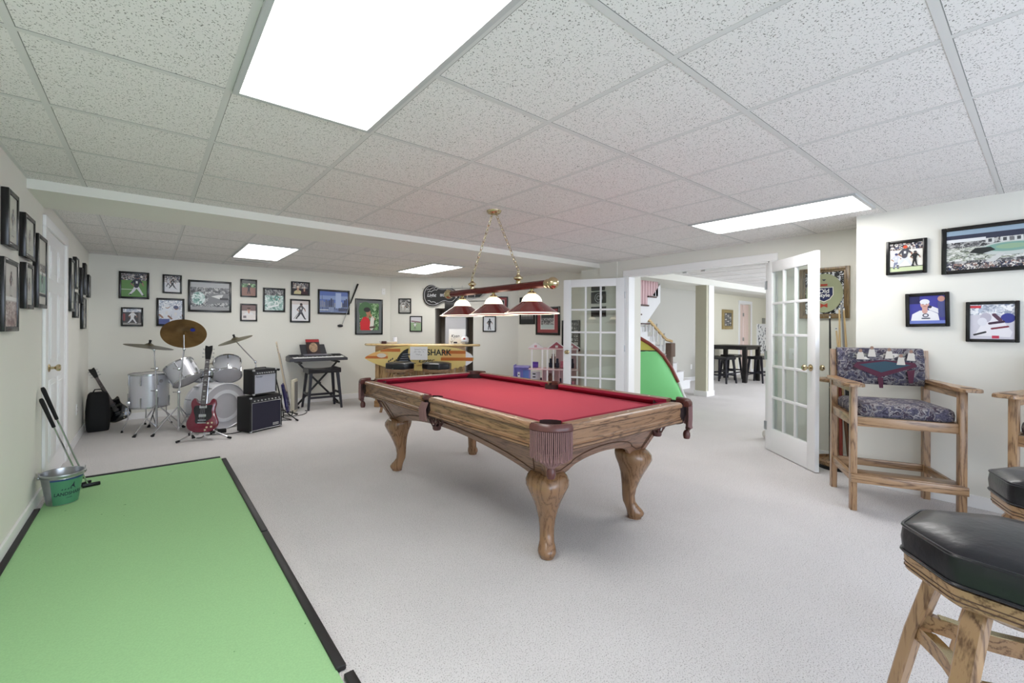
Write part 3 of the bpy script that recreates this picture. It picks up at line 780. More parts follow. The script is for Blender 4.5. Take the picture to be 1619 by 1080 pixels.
for sg in (0.25, pi + 0.25):
    e = MB(STEEL); p = Vector((cos(sg), sin(sg), 0)) * (rb(H_) + 0.006); e.ball((p.x, p.y, H_ - 0.02), 0.012, 10); e.tube([(p.x, p.y + 0.012*cos(t), H_ + 0.004 + 0.016*sin(t)) for t in [2*pi*i/12 for i in range(12)]], 0.0025, 6, closed=True); e.build('ear', bk)
hp = []
for i in range(17):
    a = pi * i / 16; c0 = Vector((cos(0.25), sin(0.25), 0)) * (0.158 * cos(a)); s_ = Vector((-sin(0.25), cos(0.25), 0)) * (0.145 * -sin(a)); hp.append((c0.x + s_.x, c0.y + s_.y, H_ - 0.02 - 0.01 * sin(a)))
MB(STEEL).tube(hp, 0.0025, 6).build('bail_handle', bk)
# lettering wrapped round the pail
def wrap_text(nm, body, size, z, ac, parent, m, rad_off=0.002, bold=0.0, sx=1.0):
    o = text_part(nm, body, size, m, parent, Matrix.Identity(4), depth=0.0, sx=sx, bold=bold)
    for v in o.data.vertices:
        zz = z + v.co.y; r = rb(zz) + rad_off; a = ac + v.co.x / r
        v.co = Vector((r*cos(a), r*sin(a), zz))
    return o
wrap_text('lettering', 'LANDSHARK', 0.036, 0.085, rad(-62), bk, INK, bold=0.0006); wrap_text('lettering', 'LAGER', 0.014, 0.054, rad(-62), bk, INK)
fm = MB(INK)
def pw(a, z): r = rb(z) + 0.002; return (r*cos(a), r*sin(a), z)
fin = [(-0.02, 0.118), (0.0, 0.128), (0.018, 0.150), (0.03, 0.172), (0.030, 0.150), (0.034, 0.132), (0.044, 0.118)]
vs = [pw(rad(-62) + x / 0.13 + 0.0, z) for x, z in fin]; fm.add(vs, [list(range(len(vs)))])
for k in range(4): x = -0.06 + 0.02 * k; vs = [pw(rad(-62) + (x + dx) / 0.13, z) for dx, z in ((0, 0.118), (0.008, 0.124), (0.014, 0.130), (0.014, 0.118))]; fm.add(vs, [[0, 1, 2, 3]])
fm.build('fin_logo', bk, False)

def putter(head, top, label, hz):
    t = thing('golf_putter', label, 'golf club', head, 0, 'putters leaning at the left wall')
    h = Vector(head); tp = Vector(top) - h
    m = MB(CHROME); m.tube([(0, 0, 0.02), tp * 0.72], [0.0055, 0.0062], 10); m.build('shaft', t)
    m = MB(RUBBER); m.tube([tp * 0.70, tp * 0.98, tp], [0.011, 0.014, 0.010], 12); m.build('grip', t)
    m = MB(mat('putter head', (34, 34, 36), 0.3, 0.6)); M = Matrix.Rotation(hz, 3, 'Z')
    m.box((0.02 * cos(hz), 0.02 * sin(hz), 0.014), (0.11, 0.026, 0.026), rz=hz, bev=0.006); m.tube([(0, 0, 0.01), (0, 0, 0.028)], 0.009, 8); m.build('head', t)
    return t
ph1 = at(139, 770, Z=0.012); ph2 = at(129, 769, Z=0.012)
putter(tuple(ph1), tuple(at(67, 613, X=-0.615)), 'putter leaning on the left wall, its thick grip the higher one', 0.25)
putter(tuple(ph2), tuple(at(64.5, 631, X=-0.618)), 'putter leaning on the left wall, its thinner grip the lower one', 0.9)

# golf driver hung on the back wall
t = thing('golf_club', 'steel golf club with black grip hung slanting on the back wall', 'golf club', (2.95, YB - 0.03, 1.5))
a = at(566, 449, Y=YB - 0.03) - t.location; b = at(554, 480, Y=YB - 0.03) - t.location; c_ = at(547, 512, Y=YB - 0.03) - t.location
c_ = b + (b - a).normalized() * 0.42
MB(STEEL).tube([b, c_], 0.006, 8).build('shaft', t); MB(RUBBER).tube([a, b], [0.016, 0.010], 10).build('grip', t)
m = MB(mat('club head', (60, 60, 64), 0.3, 0.7)); m.ball(c_ + Vector((-0.03, 0, -0.01)), 0.05, 12, (1, 0.45, 0.5)); m.build('head', t)

# ================================================================== DRUM KIT
SILV = mat('silver sparkle wrap', (214, 215, 222), 0.28, 0.25, noise=(160, 0.05), coat=0.5)
HEADM = mat('clear drum head', (198, 196, 200), 0.35, noise=(5, 0.05))
HOOP = mat('hoop chrome', (200, 202, 206), 0.18, 1.0)
CYM = mat('bronze cymbal', (150, 142, 118), 0.32, 1.0, noise=(20, 0.06))
CYMD = mat('dark bronze cymbal', (140, 112, 72), 0.30, 0.9, noise=(7, 0.25))
def orient(n_):
    n_ = Vector(n_).normalized(); return n_.to_track_quat('Z', 'Y').to_matrix()
def drum(name, label, loc, axis, r, depth, lugs=8, hooprad=0.012, clear=False, grp='drums of the silver kit', cat='drum'):
    t = thing(name, label, cat, loc, 0, grp); M = orient(axis); A = Vector(axis).normalized()
    hh = depth / 2
    m = MB(SILV); m.lathe([(r - 0.006, -hh), (r, -hh), (r, hh), (r - 0.006, hh), (r - 0.006, -hh)], n=48, M=M); m.build('shell', t)
    for s in (-1, 1):
        z = s * (hh + 0.004)
        m = MB(HEADM); m.lathe([(0, z + s*0.001), (r - 0.004, z), (r, z - s*0.006)], n=48, M=M); m.build('head', t)
        m = MB(HOOP if hooprad < 0.02 else WHITEP); w_ = hooprad
        m.lathe([(r + 0.002, z - s*w_), (r + 0.010, z - s*w_), (r + 0.010, z + s*0.007), (r + 0.002, z + s*0.009), (r - 0.002, z + s*0.004), (r + 0.002, z - s*w_)], n=48, M=M); m.build('hoop', t)
    m = MB(HOOP)
    for i in range(lugs):
        a = 2*pi*(i + 0.5)/lugs; m = MB(HOOP)
        for s in (-1, 1):
            c0 = M @ Vector(((r + 0.012)*cos(a), (r + 0.012)*sin(a), s*hh*0.55)); c1 = M @ Vector(((r + 0.011)*cos(a), (r + 0.011)*sin(a), s*(hh + 0.004)))
            m.tube([M @ Vector(((r + 0.011)*cos(a), (r + 0.011)*sin(a), s*hh*0.38)), c0, c1], [0.009, 0.009, 0.004], 6)
        m.build('lug', t)
    return t, M
# floor tom
ft, M = drum('floor_tom', 'silver floor tom on three bent chrome legs, left of the kit', (0.0, 6.92, 0.485), (0, 0, 1), 0.205, 0.40)
for (fx, fy) in ((-0.26, 6.80), (-0.04, 7.20), (0.235, 7.10)):
    l = MB(CHROME); d = Vector((fx - 0.0, fy - 6.92, 0)); u = d.normalized()
    p = [u * 0.225 + Vector((0, 0, -0.02)), u * 0.225 + Vector((0, 0, -0.33)), u * (d.length - 0.015) + Vector((0, 0, -0.44)), Vector((d.x, d.y, -0.465))]
    l.tube(p, 0.006, 8); l.box(u * 0.222 + Vector((0, 0, -0.14)), (0.04, 0.04, 0.05), bev=0.006); l.build('leg', ft)
    f_ = MB(RUBBER); f_.tube([Vector((d.x, d.y, -0.485)), Vector((d.x, d.y, -0.46))], [0.014, 0.009], 8); f_.build('rubber_foot', ft)
b = MB(HOOP); b.cyl((0.115, -0.172, 0.12), (0.117, -0.176, 0.12), 0.022, n=16); b.build('badge', ft)
# bass drum
ax = Vector((0.42, -0.90, 0.0)).normalized()
bd, M = drum('bass_drum', 'silver bass drum with white hoops standing behind the red guitar', (0.68, 6.48, 0.292), ax, 0.275, 0.38, 10, 0.035)
pr = MB(WHITEP); pr.lathe([(0.20, 0.2), (0.155, 0.201), (0.155, 0.1985), (0.20, 0.1985)], n=40, M=M, c=(0, 0, 0)); pr.build('head_ring', bd, label='white ring round the head port')
for s in (-1, 1):
    side = Vector((-ax.y, ax.x, 0)) * s
    l = MB(CHROME); l.tube([side * 0.27 + ax * 0.1 + Vector((0, 0, -0.03)), side * 0.36 + ax * 0.24 + Vector((0, 0, -0.285))], 0.006, 8); l.build('spur', bd)
# mounted toms
t1, M = drum('tom_drum', 'silver rack tom tilted left above the bass drum', (0.34, 6.70, 0.70), Vector((-0.42, 0.40, 0.86)), 0.165, 0.23, 6)
t2, M = drum('tom_drum', 'silver rack tom tilted right above the bass drum, beside the amplifiers', (0.84, 6.78, 0.715), Vector((0.05, 0.66, 0.75)), 0.165, 0.22, 6)
mt = thing('tom_mount', 'chrome tom holder bracket standing on the bass drum', 'stand', (0.64, 6.55, 0.565), 0)
m = MB(CHROME); m.tube([(0, 0, 0), (0, 0, 0.20)], 0.012, 10); m.tube([(0, 0, 0.17), (-0.12, 0.05, 0.17), (-0.17, 0.10, 0.12)], 0.008, 8); m.tube([(0, 0, 0.17), (0.08, 0.06, 0.17), (0.12, 0.12, 0.12)], 0.008, 8); m.box((0, 0, 0.17), (0.05, 0.04, 0.04), bev=0.008); m.build('bracket', mt)
# snare glimpsed behind the mount
sn, M = drum('snare_drum', 'shallow silver snare drum glimpsed between the rack toms', (0.62, 6.98, 0.60), (0.1, 0.1, 1), 0.165, 0.13, 8)
m = MB(CHROME); m.tube([(0, 0, -0.07), (0, 0, -0.45)], 0.010, 8)
for k in range(3):
    a = 2*pi*k/3 + 0.4; m.tube([(0, 0, -0.30), (0.2*cos(a), 0.2*sin(a), -0.592)], 0.006, 6); m.tube([(0, 0, -0.09), (0.15*cos(a), 0.15*sin(a), -0.075)], 0.005, 6)
m.build('snare_stand', sn)

def tripod(m, base_z, hub_z, feet, rr=0.007):
    for f in feet:
        m.tube([(0, 0, hub_z), (f[0], f[1], 0.02)], rr, 8)
        m.tube([(0, 0, base_z), (f[0]*0.45, f[1]*0.45, hub_z * 0.62)], rr * 0.8, 6)
def cymbal_stand(label, base, feet, top, cym_c, cym_n, cym_r, cm, boom=None, clab='cymbal'):
    t = thing('cymbal_stand', label, 'stand', (base[0], base[1], 0), 0, 'cymbal stands')
    m = MB(CHROME); B = Vector((base[0], base[1], 0)); T_ = Vector(top) - B
    m.tube([(0, 0, 0.04), (0, 0, 0.50)], 0.0125, 12); m.tube([(0, 0, 0.50), (T_.x * 0.5, T_.y * 0.5, 0.50 + (T_.z - 0.5) * 0.5)], 0.010, 10); m.tube([(T_.x*0.5, T_.y*0.5, 0.50 + (T_.z-0.5)*0.5), T_], 0.008, 10)
    for z in (0.50, 0.52 + (T_.z - 0.5) * 0.5): m.box((0, 0, z), (0.034, 0.034, 0.04), bev=0.008); m.tube([(0, 0, z), (-0.055, 0.01, z + 0.004)], 0.005, 6); m.box((-0.055, 0.01, z + 0.004), (0.008, 0.03, 0.012), bev=0.003)
    C_ = Vector(cym_c) - B; nn = Vector(cym_n).normalized()
    m.tube([T_, C_ - nn * 0.03], 0.007, 8); m.box(T_, (0.03, 0.03, 0.035), bev=0.008); m.tube([C_ - nn * 0.03, C_ + nn * 0.04], 0.004, 6)
    m.build('pole', t)
    for f in feet:
        l = MB(CHROME); fx, fy = f[0] - base[0], f[1] - base[1]
        l.tube([(0, 0, 0.34), (fx, fy, 0.03)], 0.0075, 8); l.tube([(0, 0, 0.06), (fx * 0.5, fy * 0.5, 0.19)], 0.0055, 6); l.build('leg', t)
        f_ = MB(RUBBER); f_.tube([(fx * 1.06, fy * 1.06, 0.0), (fx * 0.96, fy * 0.96, 0.035)], [0.020, 0.010], 8); f_.build('rubber_foot', t)
    c = thing('cymbal', clab, 'cymbal', cym_c, 0, 'cymbals of the drum kit')
    M = orient(cym_n); r = cym_r
    k = MB(cm); k.lathe([(0.004, 0.032), (0.03, 0.028), (0.048, 0.014), (0.055, 0.010), (r * 0.6, 0.002), (r, -0.012), (r, -0.0135), (r * 0.6, 0.0), (0.055, 0.008), (0.03, 0.025), (0.004, 0.030)], n=64, M=M); k.build('plate', c)
    k = MB(RUBBER); k.lathe([(0, 0.075), (0.012, 0.074), (0.016, 0.06), (0.010, 0.045), (0.016, 0.040), (0.018, 0.033), (0, 0.033)], n=16, M=M); k.build('wing_nut', c)
    return t, c, M
cymbal_stand('cymbal stand of the flat left cymbal, legs splayed before the floor tom', (0.07, 6.62), ((-0.13, 6.44), (0.34, 6.70), (0.0, 6.96)), (0.045, 6.66, 1.00), at(236, 547, D=5.30), (0.16, -0.05, 1), 0.25, CYM, clab='flat cymbal at far left over the floor tom')
_, c2, M = cymbal_stand('cymbal stand of the big dark cymbal, its pole beside the red guitar', (0.28, 6.33), ((0.04, 6.35), (0.40, 6.00), (0.47, 6.62)), at(291, 552, D=5.20), at(291, 527, D=5.22), (Vector((0.10, 0.74, 0.67))), 0.232, CYMD, clab='large dark bronze cymbal tilted to show its underside')
bm_ = MB(mat('blue sticker', (36, 48, 150), 0.4)); bm_.lathe([(0, -0.0075), (0.026, -0.008), (0.026, -0.006), (0, -0.0055)], (M @ Vector((-0.09, 0.06, 0))), 20, M); bm_.build('blue_mark', c2, label='round blue mark')
cymbal_stand('boom cymbal stand leaning behind the two amplifiers', (1.18, 6.62), ((1.02, 6.50), (1.36, 6.55), (1.20, 6.85)), (1.16, 6.66, 0.80), at(372, 537, D=5.90), (-0.34, -0.05, 1), 0.215, CYM, clab='thin cymbal tilted up to the right above the amplifiers')
cymbal_stand('hi-hat stand half hidden behind the right rack tom', (0.80, 7.05), ((0.65, 7.1), (0.95, 7.1), (0.80, 7.2)), (0.80, 7.05, 0.78), (0.80, 7.05, 0.80), (-0.1, -0.02, 1), 0.17, CYM, clab='small cymbal peeking out behind the rack toms')

# ================================================================== GUITARS
def guitar_body(outline, th, m, edge):
    b = MB(m); n = len(outline); bev = 0.006
    cx_ = sum(p[0] for p in outline)/n; cz_ = sum(p[1] for p in outline)/n
    def ring(s, y): return [((p[0]-cx_)*s + cx_, y, (p[1]-cz_)*s + cz_) for p in outline]
    b.loft([ring(0.95, -th/2), ring(1.0, -th/2 + bev), ring(1.0, th/2 - bev), ring(0.95, th/2)])
    return b
def smooth_poly(pts, it=3):
    for _ in range(it):
        q = []
        for i in range(len(pts)):
            a, b = Vector(pts[i]), Vector(pts[(i+1) % len(pts)]); q += [tuple(a*0.75 + b*0.25), tuple(a*0.25 + b*0.75)]
        pts = q
    return pts
SG = [(0.0, 0.0), (-0.10, 0.005), (-0.155, 0.05), (-0.165, 0.12), (-0.13, 0.19), (-0.115, 0.25), (-0.135, 0.32), (-0.115, 0.375), (-0.085, 0.385), (-0.070, 0.335), (-0.030, 0.315), (0.030, 0.315), (0.070, 0.33), (0.085, 0.38), (0.115, 0.37), (0.132, 0.32), (0.115, 0.25), (0.13, 0.19), (0.165, 0.12), (0.155, 0.05), (0.10, 0.005)]
LP = [(0.0, 0.0), (-0.09, 0.005), (-0.15, 0.05), (-0.165, 0.12), (-0.13, 0.19), (-0.105, 0.24), (-0.12, 0.31), (-0.10, 0.37), (-0.05, 0.395), (0.0, 0.385), (0.035, 0.355), (0.06, 0.36), (0.105, 0.385), (0.115, 0.345), (0.10, 0.29), (0.105, 0.24), (0.13, 0.19), (0.165, 0.12), (0.15, 0.05), (0.09, 0.005)]
ST = [(0.0, 0.0), (-0.10, 0.01), (-0.155, 0.06), (-0.155, 0.13), (-0.12, 0.20), (-0.125, 0.28), (-0.14, 0.36), (-0.115, 0.43), (-0.095, 0.425), (-0.075, 0.37), (-0.03, 0.345), (0.03, 0.345), (0.07, 0.36), (0.10, 0.40), (0.12, 0.385), (0.13, 0.32), (0.12, 0.26), (0.125, 0.19), (0.155, 0.12), (0.15, 0.05), (0.10, 0.01)]
def guitar(name, label, outline, bodym, loc, rot, guard=None, neckm=None, headm=None, neck0=0.31, total=0.99, fretm=None, knobs=True, grp=None, hwm=None):
    t = thing(name, label, 'guitar', loc, 0, grp); t.rotation_euler = rot
    guitar_body(smooth_poly(outline), 0.042, bodym, None).build('body', t, True, 50)
    nk = MB(neckm or mat('rosewood', (60, 40, 36), 0.4)); yb = -0.026
    nk.loft([[(-0.028, yb - 0.006, neck0 - 0.02), (0.028, yb - 0.006, neck0 - 0.02), (0.024, yb + 0.020, neck0 - 0.02), (-0.024, yb + 0.020, neck0 - 0.02)], [(-0.021, yb - 0.006, total - 0.16), (0.021, yb - 0.006, total - 0.16), (0.017, yb + 0.014, total - 0.16), (-0.017, yb + 0.014, total - 0.16)]])
    nk.build('neck', t, True, 30)
    fr = MB(fretm or mat('fret inlay', (190, 188, 184), 0.3))
    for k in range(1, 20):
        z = total - 0.16 - (total - 0.16 - neck0) * (1 - 0.5 ** (k / 12)) / (1 - 0.5 ** (20 / 12)); fr.bb(-0.022, 0.022, yb - 0.0075, yb - 0.0055, z - 0.0015, z + 0.0015)
        if k in (1, 3, 5, 7, 9, 12, 15, 17): fr.bb(-0.012, 0.012, yb - 0.007, yb - 0.0055, z + 0.004, z + 0.018)
    fr.build('frets', t, False)
    h = MB(headm or mat('black gloss', (14, 14, 16), 0.2)); h.prism([(-0.024, total - 0.165), (0.024, total - 0.165), (0.038, total - 0.05), (0.036, total), (0.012, total - 0.006), (0, total - 0.012), (-0.012, total - 0.006), (-0.036, total), (-0.038, total - 0.05)], yb - 0.002, yb + 0.014, 'XZ'); h.build('headstock', t, False)
    for k in range(3):
        for s in (-1, 1):
            pg_ = MB(CHROME); z = total - 0.135 + 0.045 * k; pg_.tube([(s*0.02, yb + 0.004, z), (s*0.052, yb + 0.004, z)], 0.003, 6); pg_.box((s*0.056, yb + 0.004, z), (0.012, 0.008, 0.016), bev=0.003); pg_.build('tuning_peg', t)
    for z in (0.285, 0.185): hw = MB(hwm or CHROME); hw.box((0, -0.024, z), (0.075, 0.012, 0.035), bev=0.004); hw.build('pickup', t)
    hw = MB(hwm or CHROME); hw.box((0, -0.025, 0.135), (0.085, 0.010, 0.012), bev=0.003); hw.box((0, -0.025, 0.105), (0.09, 0.012, 0.014), bev=0.003); hw.build('bridge', t)
    s6 = MB(mat('guitar string', (170, 170, 172), 0.3, 1.0))
    for k in range(6): s6.tube([((k - 2.5) * 0.0095, -0.034, 0.105), ((k - 2.5) * 0.0065, yb - 0.010, total - 0.16)], 0.0008, 4)
    s6.build('strings', t)
    if guard:
        g = MB(guard[1]); g.prism(smooth_poly(guard[0], 2), -0.0235, -0.021, 'XZ'); g.build('pickguard', t, False)
    if knobs:
        k_ = MB(mat('guitar knob', (214, 200, 170), 0.4))
        for (x, z) in ((0.065, 0.10), (0.105, 0.105), (0.055, 0.055), (0.10, 0.06), (0.04, 0.025)): k_.cyl((x, -0.020, z), (x, -0.033, z), 0.010, n=12)
        k_.build('knobs', t)
    return t
WINE = mat('wine red lacquer', (118, 22, 48), 0.15, coat=0.6, noise=(4, 0.2))
sg = guitar('electric_guitar', 'wine red double horned electric guitar upright on a stand before the drums', SG, WINE, (0.475, 5.86, 0.085), (rad(-10), rad(0.8), rad(-26)),
    guard=([(-0.09, 0.30), (-0.10, 0.24), (-0.07, 0.17), (-0.075, 0.10), (-0.02, 0.095), (0.05, 0.12), (0.105, 0.17), (0.085, 0.24), (0.10, 0.31), (0.04, 0.30), (-0.04, 0.30)], mat('black guard', (16, 16, 24), 0.2, coat=0.4)))
def gstand(name, label, loc, rz, feet, neckz=0.72, top=(0, 0.10)):
    t = thing(name, label, 'stand', loc, rz, 'guitar stands'); m = MB(CHROME if 'chrome' in label else BLACK)
    m.tube([(0, 0.07, 0.02), (0, 0.075, 0.14), (0, top[1], neckz)], 0.008, 8)
    for f in feet: m.tube([(0, 0.075, 0.13), (f[0], f[1], 0.012)], 0.008, 8)
    m.build('frame', t)
    y = MB(RUBBER)
    y.tube([(-0.055, top[1] - 0.07, neckz - 0.01), (-0.045, top[1] - 0.01, neckz), (0.045, top[1] - 0.01, neckz), (0.055, top[1] - 0.07, neckz - 0.01)], 0.010, 8); y.build('neck_yoke', t)
    y = MB(RUBBER)
    for s in (-1, 1): y.tube([(s*0.01, 0.07, 0.075), (s*0.10, 0.06, 0.075), (s*0.11, -0.045, 0.065), (s*0.11, -0.05, 0.09)], 0.008, 8)
    y.build('body_cradle', t)
    for f in feet: y = MB(RUBBER); y.tube([(f[0]*0.9, f[1]*0.9 + 0.0075, 0.02), (f[0]*1.04, f[1]*1.04, 0.012)], 0.012, 8); y.build('rubber_tip', t)
gstand('guitar_stand', 'chrome tripod stand holding the wine red guitar', (0.475, 5.86, 0), rad(-26), ((-0.20, -0.12), (0.30, -0.02), (0.02, 0.28)), 0.70, (0, 0.185))

# black single-cut guitar leaning in the left back corner, and a gig bag
t = guitar('electric_guitar', 'black single cutaway guitar leaning in the corner by the gig bag', LP, mat('black gloss lacquer', (16, 16, 18), 0.15, coat=0.6), (-0.28, 7.44, 0.045), (rad(-12), rad(-25), 0), total=0.92,
    fretm=mat('fret dark', (90, 84, 80), 0.4), hwm=BLACK)
t.scale = (0.84, 0.84, 0.84)
ed = MB(mat('cream binding', (196, 188, 168), 0.5)); op = smooth_poly(LP); ed.tube([(p[0]*0.985, -0.019, p[1]*0.985 + 0.002) for p in op], 0.0022, 5, closed=True); ed.build('binding', t)
gb = thing('gig_bag', 'black padded gig bag standing against the left wall corner', 'bag', (-0.50, 7.12, 0), rad(6))
m = MB(mat('black nylon', (12, 12, 13), 0.75, bump=(40, 0.3)))
rings = []
for z, w_, d_ in ((0.0, 0.20, 0.15), (0.02, 0.215, 0.17), (0.12, 0.235, 0.20), (0.25, 0.235, 0.20), (0.38, 0.215, 0.17), (0.45, 0.19, 0.13), (0.475, 0.15, 0.09)):
    ring = []
    for i in range(24):
        a = 2*pi*i/24; ca, sa = cos(a), sin(a); ring.append((w_/2 * abs(ca)**0.5 * (1 if ca > 0 else -1), d_/2 * abs(sa)**0.5 * (1 if sa > 0 else -1), z))
    rings.append(ring)
m.loft(rings); m.build('body', gb, True, 60)
m = MB(BLACK); m.tube([(-0.05, -0.03, 0.47), (-0.03, -0.03, 0.51), (0.03, -0.03, 0.51), (0.05, -0.03, 0.47)], 0.008, 6); m.build('handle', gb)

# blue guitar on a stand seen edge-on
bg_ = guitar('electric_guitar', 'dark blue electric guitar seen edge-on on a stand right of the amplifiers', ST, mat('navy lacquer', (34, 30, 84), 0.2, coat=0.5), (1.555, 6.50, 0.10), (rad(-10), rad(-7), rad(74)),
    neckm=mat('maple neck', (214, 200, 176), 0.4), headm=mat('maple head', (214, 200, 176), 0.4), total=1.0, knobs=False, hwm=BLACK, guard=([(-0.09, 0.33), (-0.06, 0.2), (-0.04, 0.1), (0.08, 0.06), (0.12, 0.12), (0.09, 0.22), (0.10, 0.33), (0, 0.32)], mat('navy guard', (60, 56, 110), 0.3)))
gstand('guitar_stand', 'black tripod stand under the dark blue guitar', (1.555, 6.50, 0), rad(74), ((-0.22, -0.12), (0.24, -0.10), (0.0, 0.28)), 0.70, (0, 0.19))
t = thing('guitar_case', 'slim cream edged case panel leaning behind the dark blue guitar', 'case', (1.74, 6.95, 0), rad(60))
m = MB(mat('cream case', (196, 190, 172), 0.6)); m.box((0, 0, 0.25), (0.22, 0.05, 0.50), bev=0.02); m.build('shell', t)
m = MB(mat('case grey', (120, 118, 116), 0.6)); m.box((0, -0.026, 0.25), (0.15, 0.006, 0.42), bev=0.002); m.build('inner_panel', t)
# tangled cable around the stands
m = MB(RUBBER); rr = random.Random(5); pts = []
for i in range(60):
    u = i / 59; pts.append((1.35 + 0.5*u + 0.10*sin(9*u) , 6.30 + 0.55*u + 0.09*cos(13*u), 0.008 + 0.004 * (i % 2)))
m.tube(pts, 0.005, 6); tag(m.build('cable'), 'black cable looping on the carpet below the dark blue guitar', 'cable')
m = MB(RUBBER); pts = [(0.93 - 0.55*u + 0.05*sin(8*u), 6.02 + 0.05*cos(10*u) - 0.03*u, 0.007) for u in [i/30 for i in range(31)]]
m.tube(pts, 0.0045, 6); m.box((0.70, 6.10, 0.025), (0.09, 0.05, 0.045), bev=0.006); tag(m.build('power_cord'), 'black cord with a power brick left of the big amplifier', 'cable')

# ================================================================== AMPLIFIERS
TOLEX = mat('black tolex', (18, 18, 20), 0.6, bump=(300, 0.3)); KN = mat('amp knob', (200, 200, 200), 0.3)
def amp(name, label, loc, rz, w_, d_, h_, grillec, panelh, silver, script, badge, grp='guitar amplifiers'):
    t = thing(name, label, 'amplifier', loc, rz, grp)
    m = MB(TOLEX); e = 0.022
    m.bb(-w_/2, w_/2, -d_/2 + 0.012, d_/2, e*0.4, h_, 0.008); 
    for (x0, x1, z0, z1) in ((-w_/2, -w_/2 + e, 0, h_), (w_/2 - e, w_/2, 0, h_), (-w_/2, w_/2, 0.004, e), (-w_/2, w_/2, h_ - e, h_)): m.bb(x0, x1, -d_/2, -d_/2 + 0.03, max(z0, 0.004), z1, 0.004)
    m.build('cabinet', t)
    MB(grillec).bb(-w_/2 + e, w_/2 - e, -d_/2 + 0.004, -d_/2 + 0.014, e, h_ - e - panelh).build('grille', t, False)
    p = MB(mat('amp panel', (30, 30, 34), 0.3)); p.bb(-w_/2 + e, w_/2 - e, -d_/2 + 0.002, -d_/2 + 0.014, h_ - e - panelh + 0.006, h_ - e); p.build('control_panel', t, False)
    k = MB(KN); n = 8
    for i in range(n): x = -w_/2 + e + 0.03 + (w_ - 2*e - 0.06) * i / (n - 1); k.cyl((x, -d_/2 + 0.002, h_ - e - panelh/2), (x, -d_/2 - 0.012, h_ - e - panelh/2), 0.007, n=10)
    k.build('knobs', t)
    m = MB(silver); y = -d_/2 + 0.002
    for (a, b) in (((-w_/2 + e, e), (w_/2 - e, e)), ((-w_/2 + e, h_ - e - panelh), (w_/2 - e, h_ - e - panelh)), ((-w_/2 + e, e), (-w_/2 + e, h_ - e - panelh)), ((w_/2 - e, e), (w_/2 - e, h_ - e - panelh))): m.tube([(a[0], y, a[1]), (b[0], y, b[1])], 0.0025, 5)
    m.build('piping', t)
    c_ = MB(STEEL)
    for x in (-1, 1):
        for z in (0.012, h_ - 0.010): c_.box((x*(w_/2 - 0.012), -d_/2 + 0.01, z), (0.03, 0.026, 0.024), bev=0.008)
    c_.build('corner_caps', t)
    hd = MB(BLACK); hd.tube([(-0.08, 0, h_), (-0.07, 0, h_ + 0.015), (0.07, 0, h_ + 0.015), (0.08, 0, h_)], 0.007, 6); hd.build('handle', t)
    return t
SVG = mat('silver grille cloth', (176, 178, 190), 0.7, bump=(500, 0.4)); NVG = mat('dark grille cloth', (30, 28, 50), 0.7, bump=(500, 0.4))
A = Vector((0.965, 5.845)); Bv = Vector((1.365, 6.045)); mid = (A + Bv)/2; az = atan2(Bv.y - A.y, Bv.x - A.x); nrm = Vector((-sin(az), cos(az)))
ba = amp('guitar_amplifier', 'large black amplifier with dark grille standing on the carpet', (mid.x + nrm.x*0.125, mid.y + nrm.y*0.125, 0), az, 0.447, 0.25, 0.43, NVG, 0.05, STEEL, None, None)
bd_ = MB(mat('badge', (190, 190, 190), 0.3)); bd_.bb(0.09, 0.17, -0.1265, -0.122, 0.045, 0.075); bd_.build('badge', ba, False)
text_part('lettering', 'CRATE', 0.024, INK, ba, wallM(0.13, -0.1272, 0.06), 0.0004, bold=0.0005)
sa = amp('guitar_amplifier', 'small black amplifier with pale silver grille on top of the large one', (mid.x + nrm.x*0.11 - 0.01, mid.y + nrm.y*0.11 - 0.01, 0.446), az, 0.33, 0.19, 0.315, SVG, 0.045, STEEL, None, None)
text_part('lettering', 'Fender', 0.034, INK, sa, wallM(-0.085, -0.0915, 0.225), 0.0004, shear=0.4)

# ================================================================== KEYBOARD, STAND, STOOL
kb = thing('electronic_keyboard', 'dark grey electronic keyboard with music rest by the back wall', 'keyboard', (2.205, 7.44, 0.735), 0); kb.scale = (0.93, 1, 1.12)
KG = mat('keyboard shell', (52, 52, 58), 0.4)
m = MB(KG)
rings = []
for y, zt_ in ((-0.19, 0.035), (-0.185, 0.045), (0.0, 0.075), (0.12, 0.085), (0.17, 0.075)):
    wv = 0.50 if y < 0.1 else 0.47
    rings.append([(-wv, y, 0.0), (wv, y, 0.0), (wv, y, zt_ * 0.8), (wv - 0.03, y, zt_), (-wv + 0.03, y, zt_), (-wv, y, zt_ * 0.8)])
m.loft(rings); m.build('shell', kb, True, 30)
m = MB(mat('white keys', (238, 238, 236), 0.3)); 
for i in range(36): x = -0.43 + 0.0238 * i; m.bb(x, x + 0.0228, -0.185, -0.075, 0.046, 0.062, 0.002)
m.build('white_keys', kb, False)
m = MB(BLACK)
for i in range(35):
    if i % 7 not in (2, 6): x = -0.43 + 0.0238 * (i + 1); m.bb(x - 0.006, x + 0.006, -0.15, -0.073, 0.060, 0.072, 0.002)
m.build('black_keys', kb, False)
m = MB(mat('keyboard panel', (120, 120, 132), 0.35)); m.box((0.0, 0.03, 0.083), (0.42, 0.12, 0.006), M=Matrix.Rotation(rad(8), 3, 'X'), bev=0.002); m.use(BLACK)
for s in (-1, 1):
    for k in range(6): m.box((s*0.37, -0.03 + 0.02*k, 0.076 + 0.002*k), (0.16, 0.008, 0.006))
m.build('panel', kb)
m = MB(mat('music rest', (40, 40, 46), 0.5)); Mr = Matrix.Rotation(rad(-18), 3, 'X')
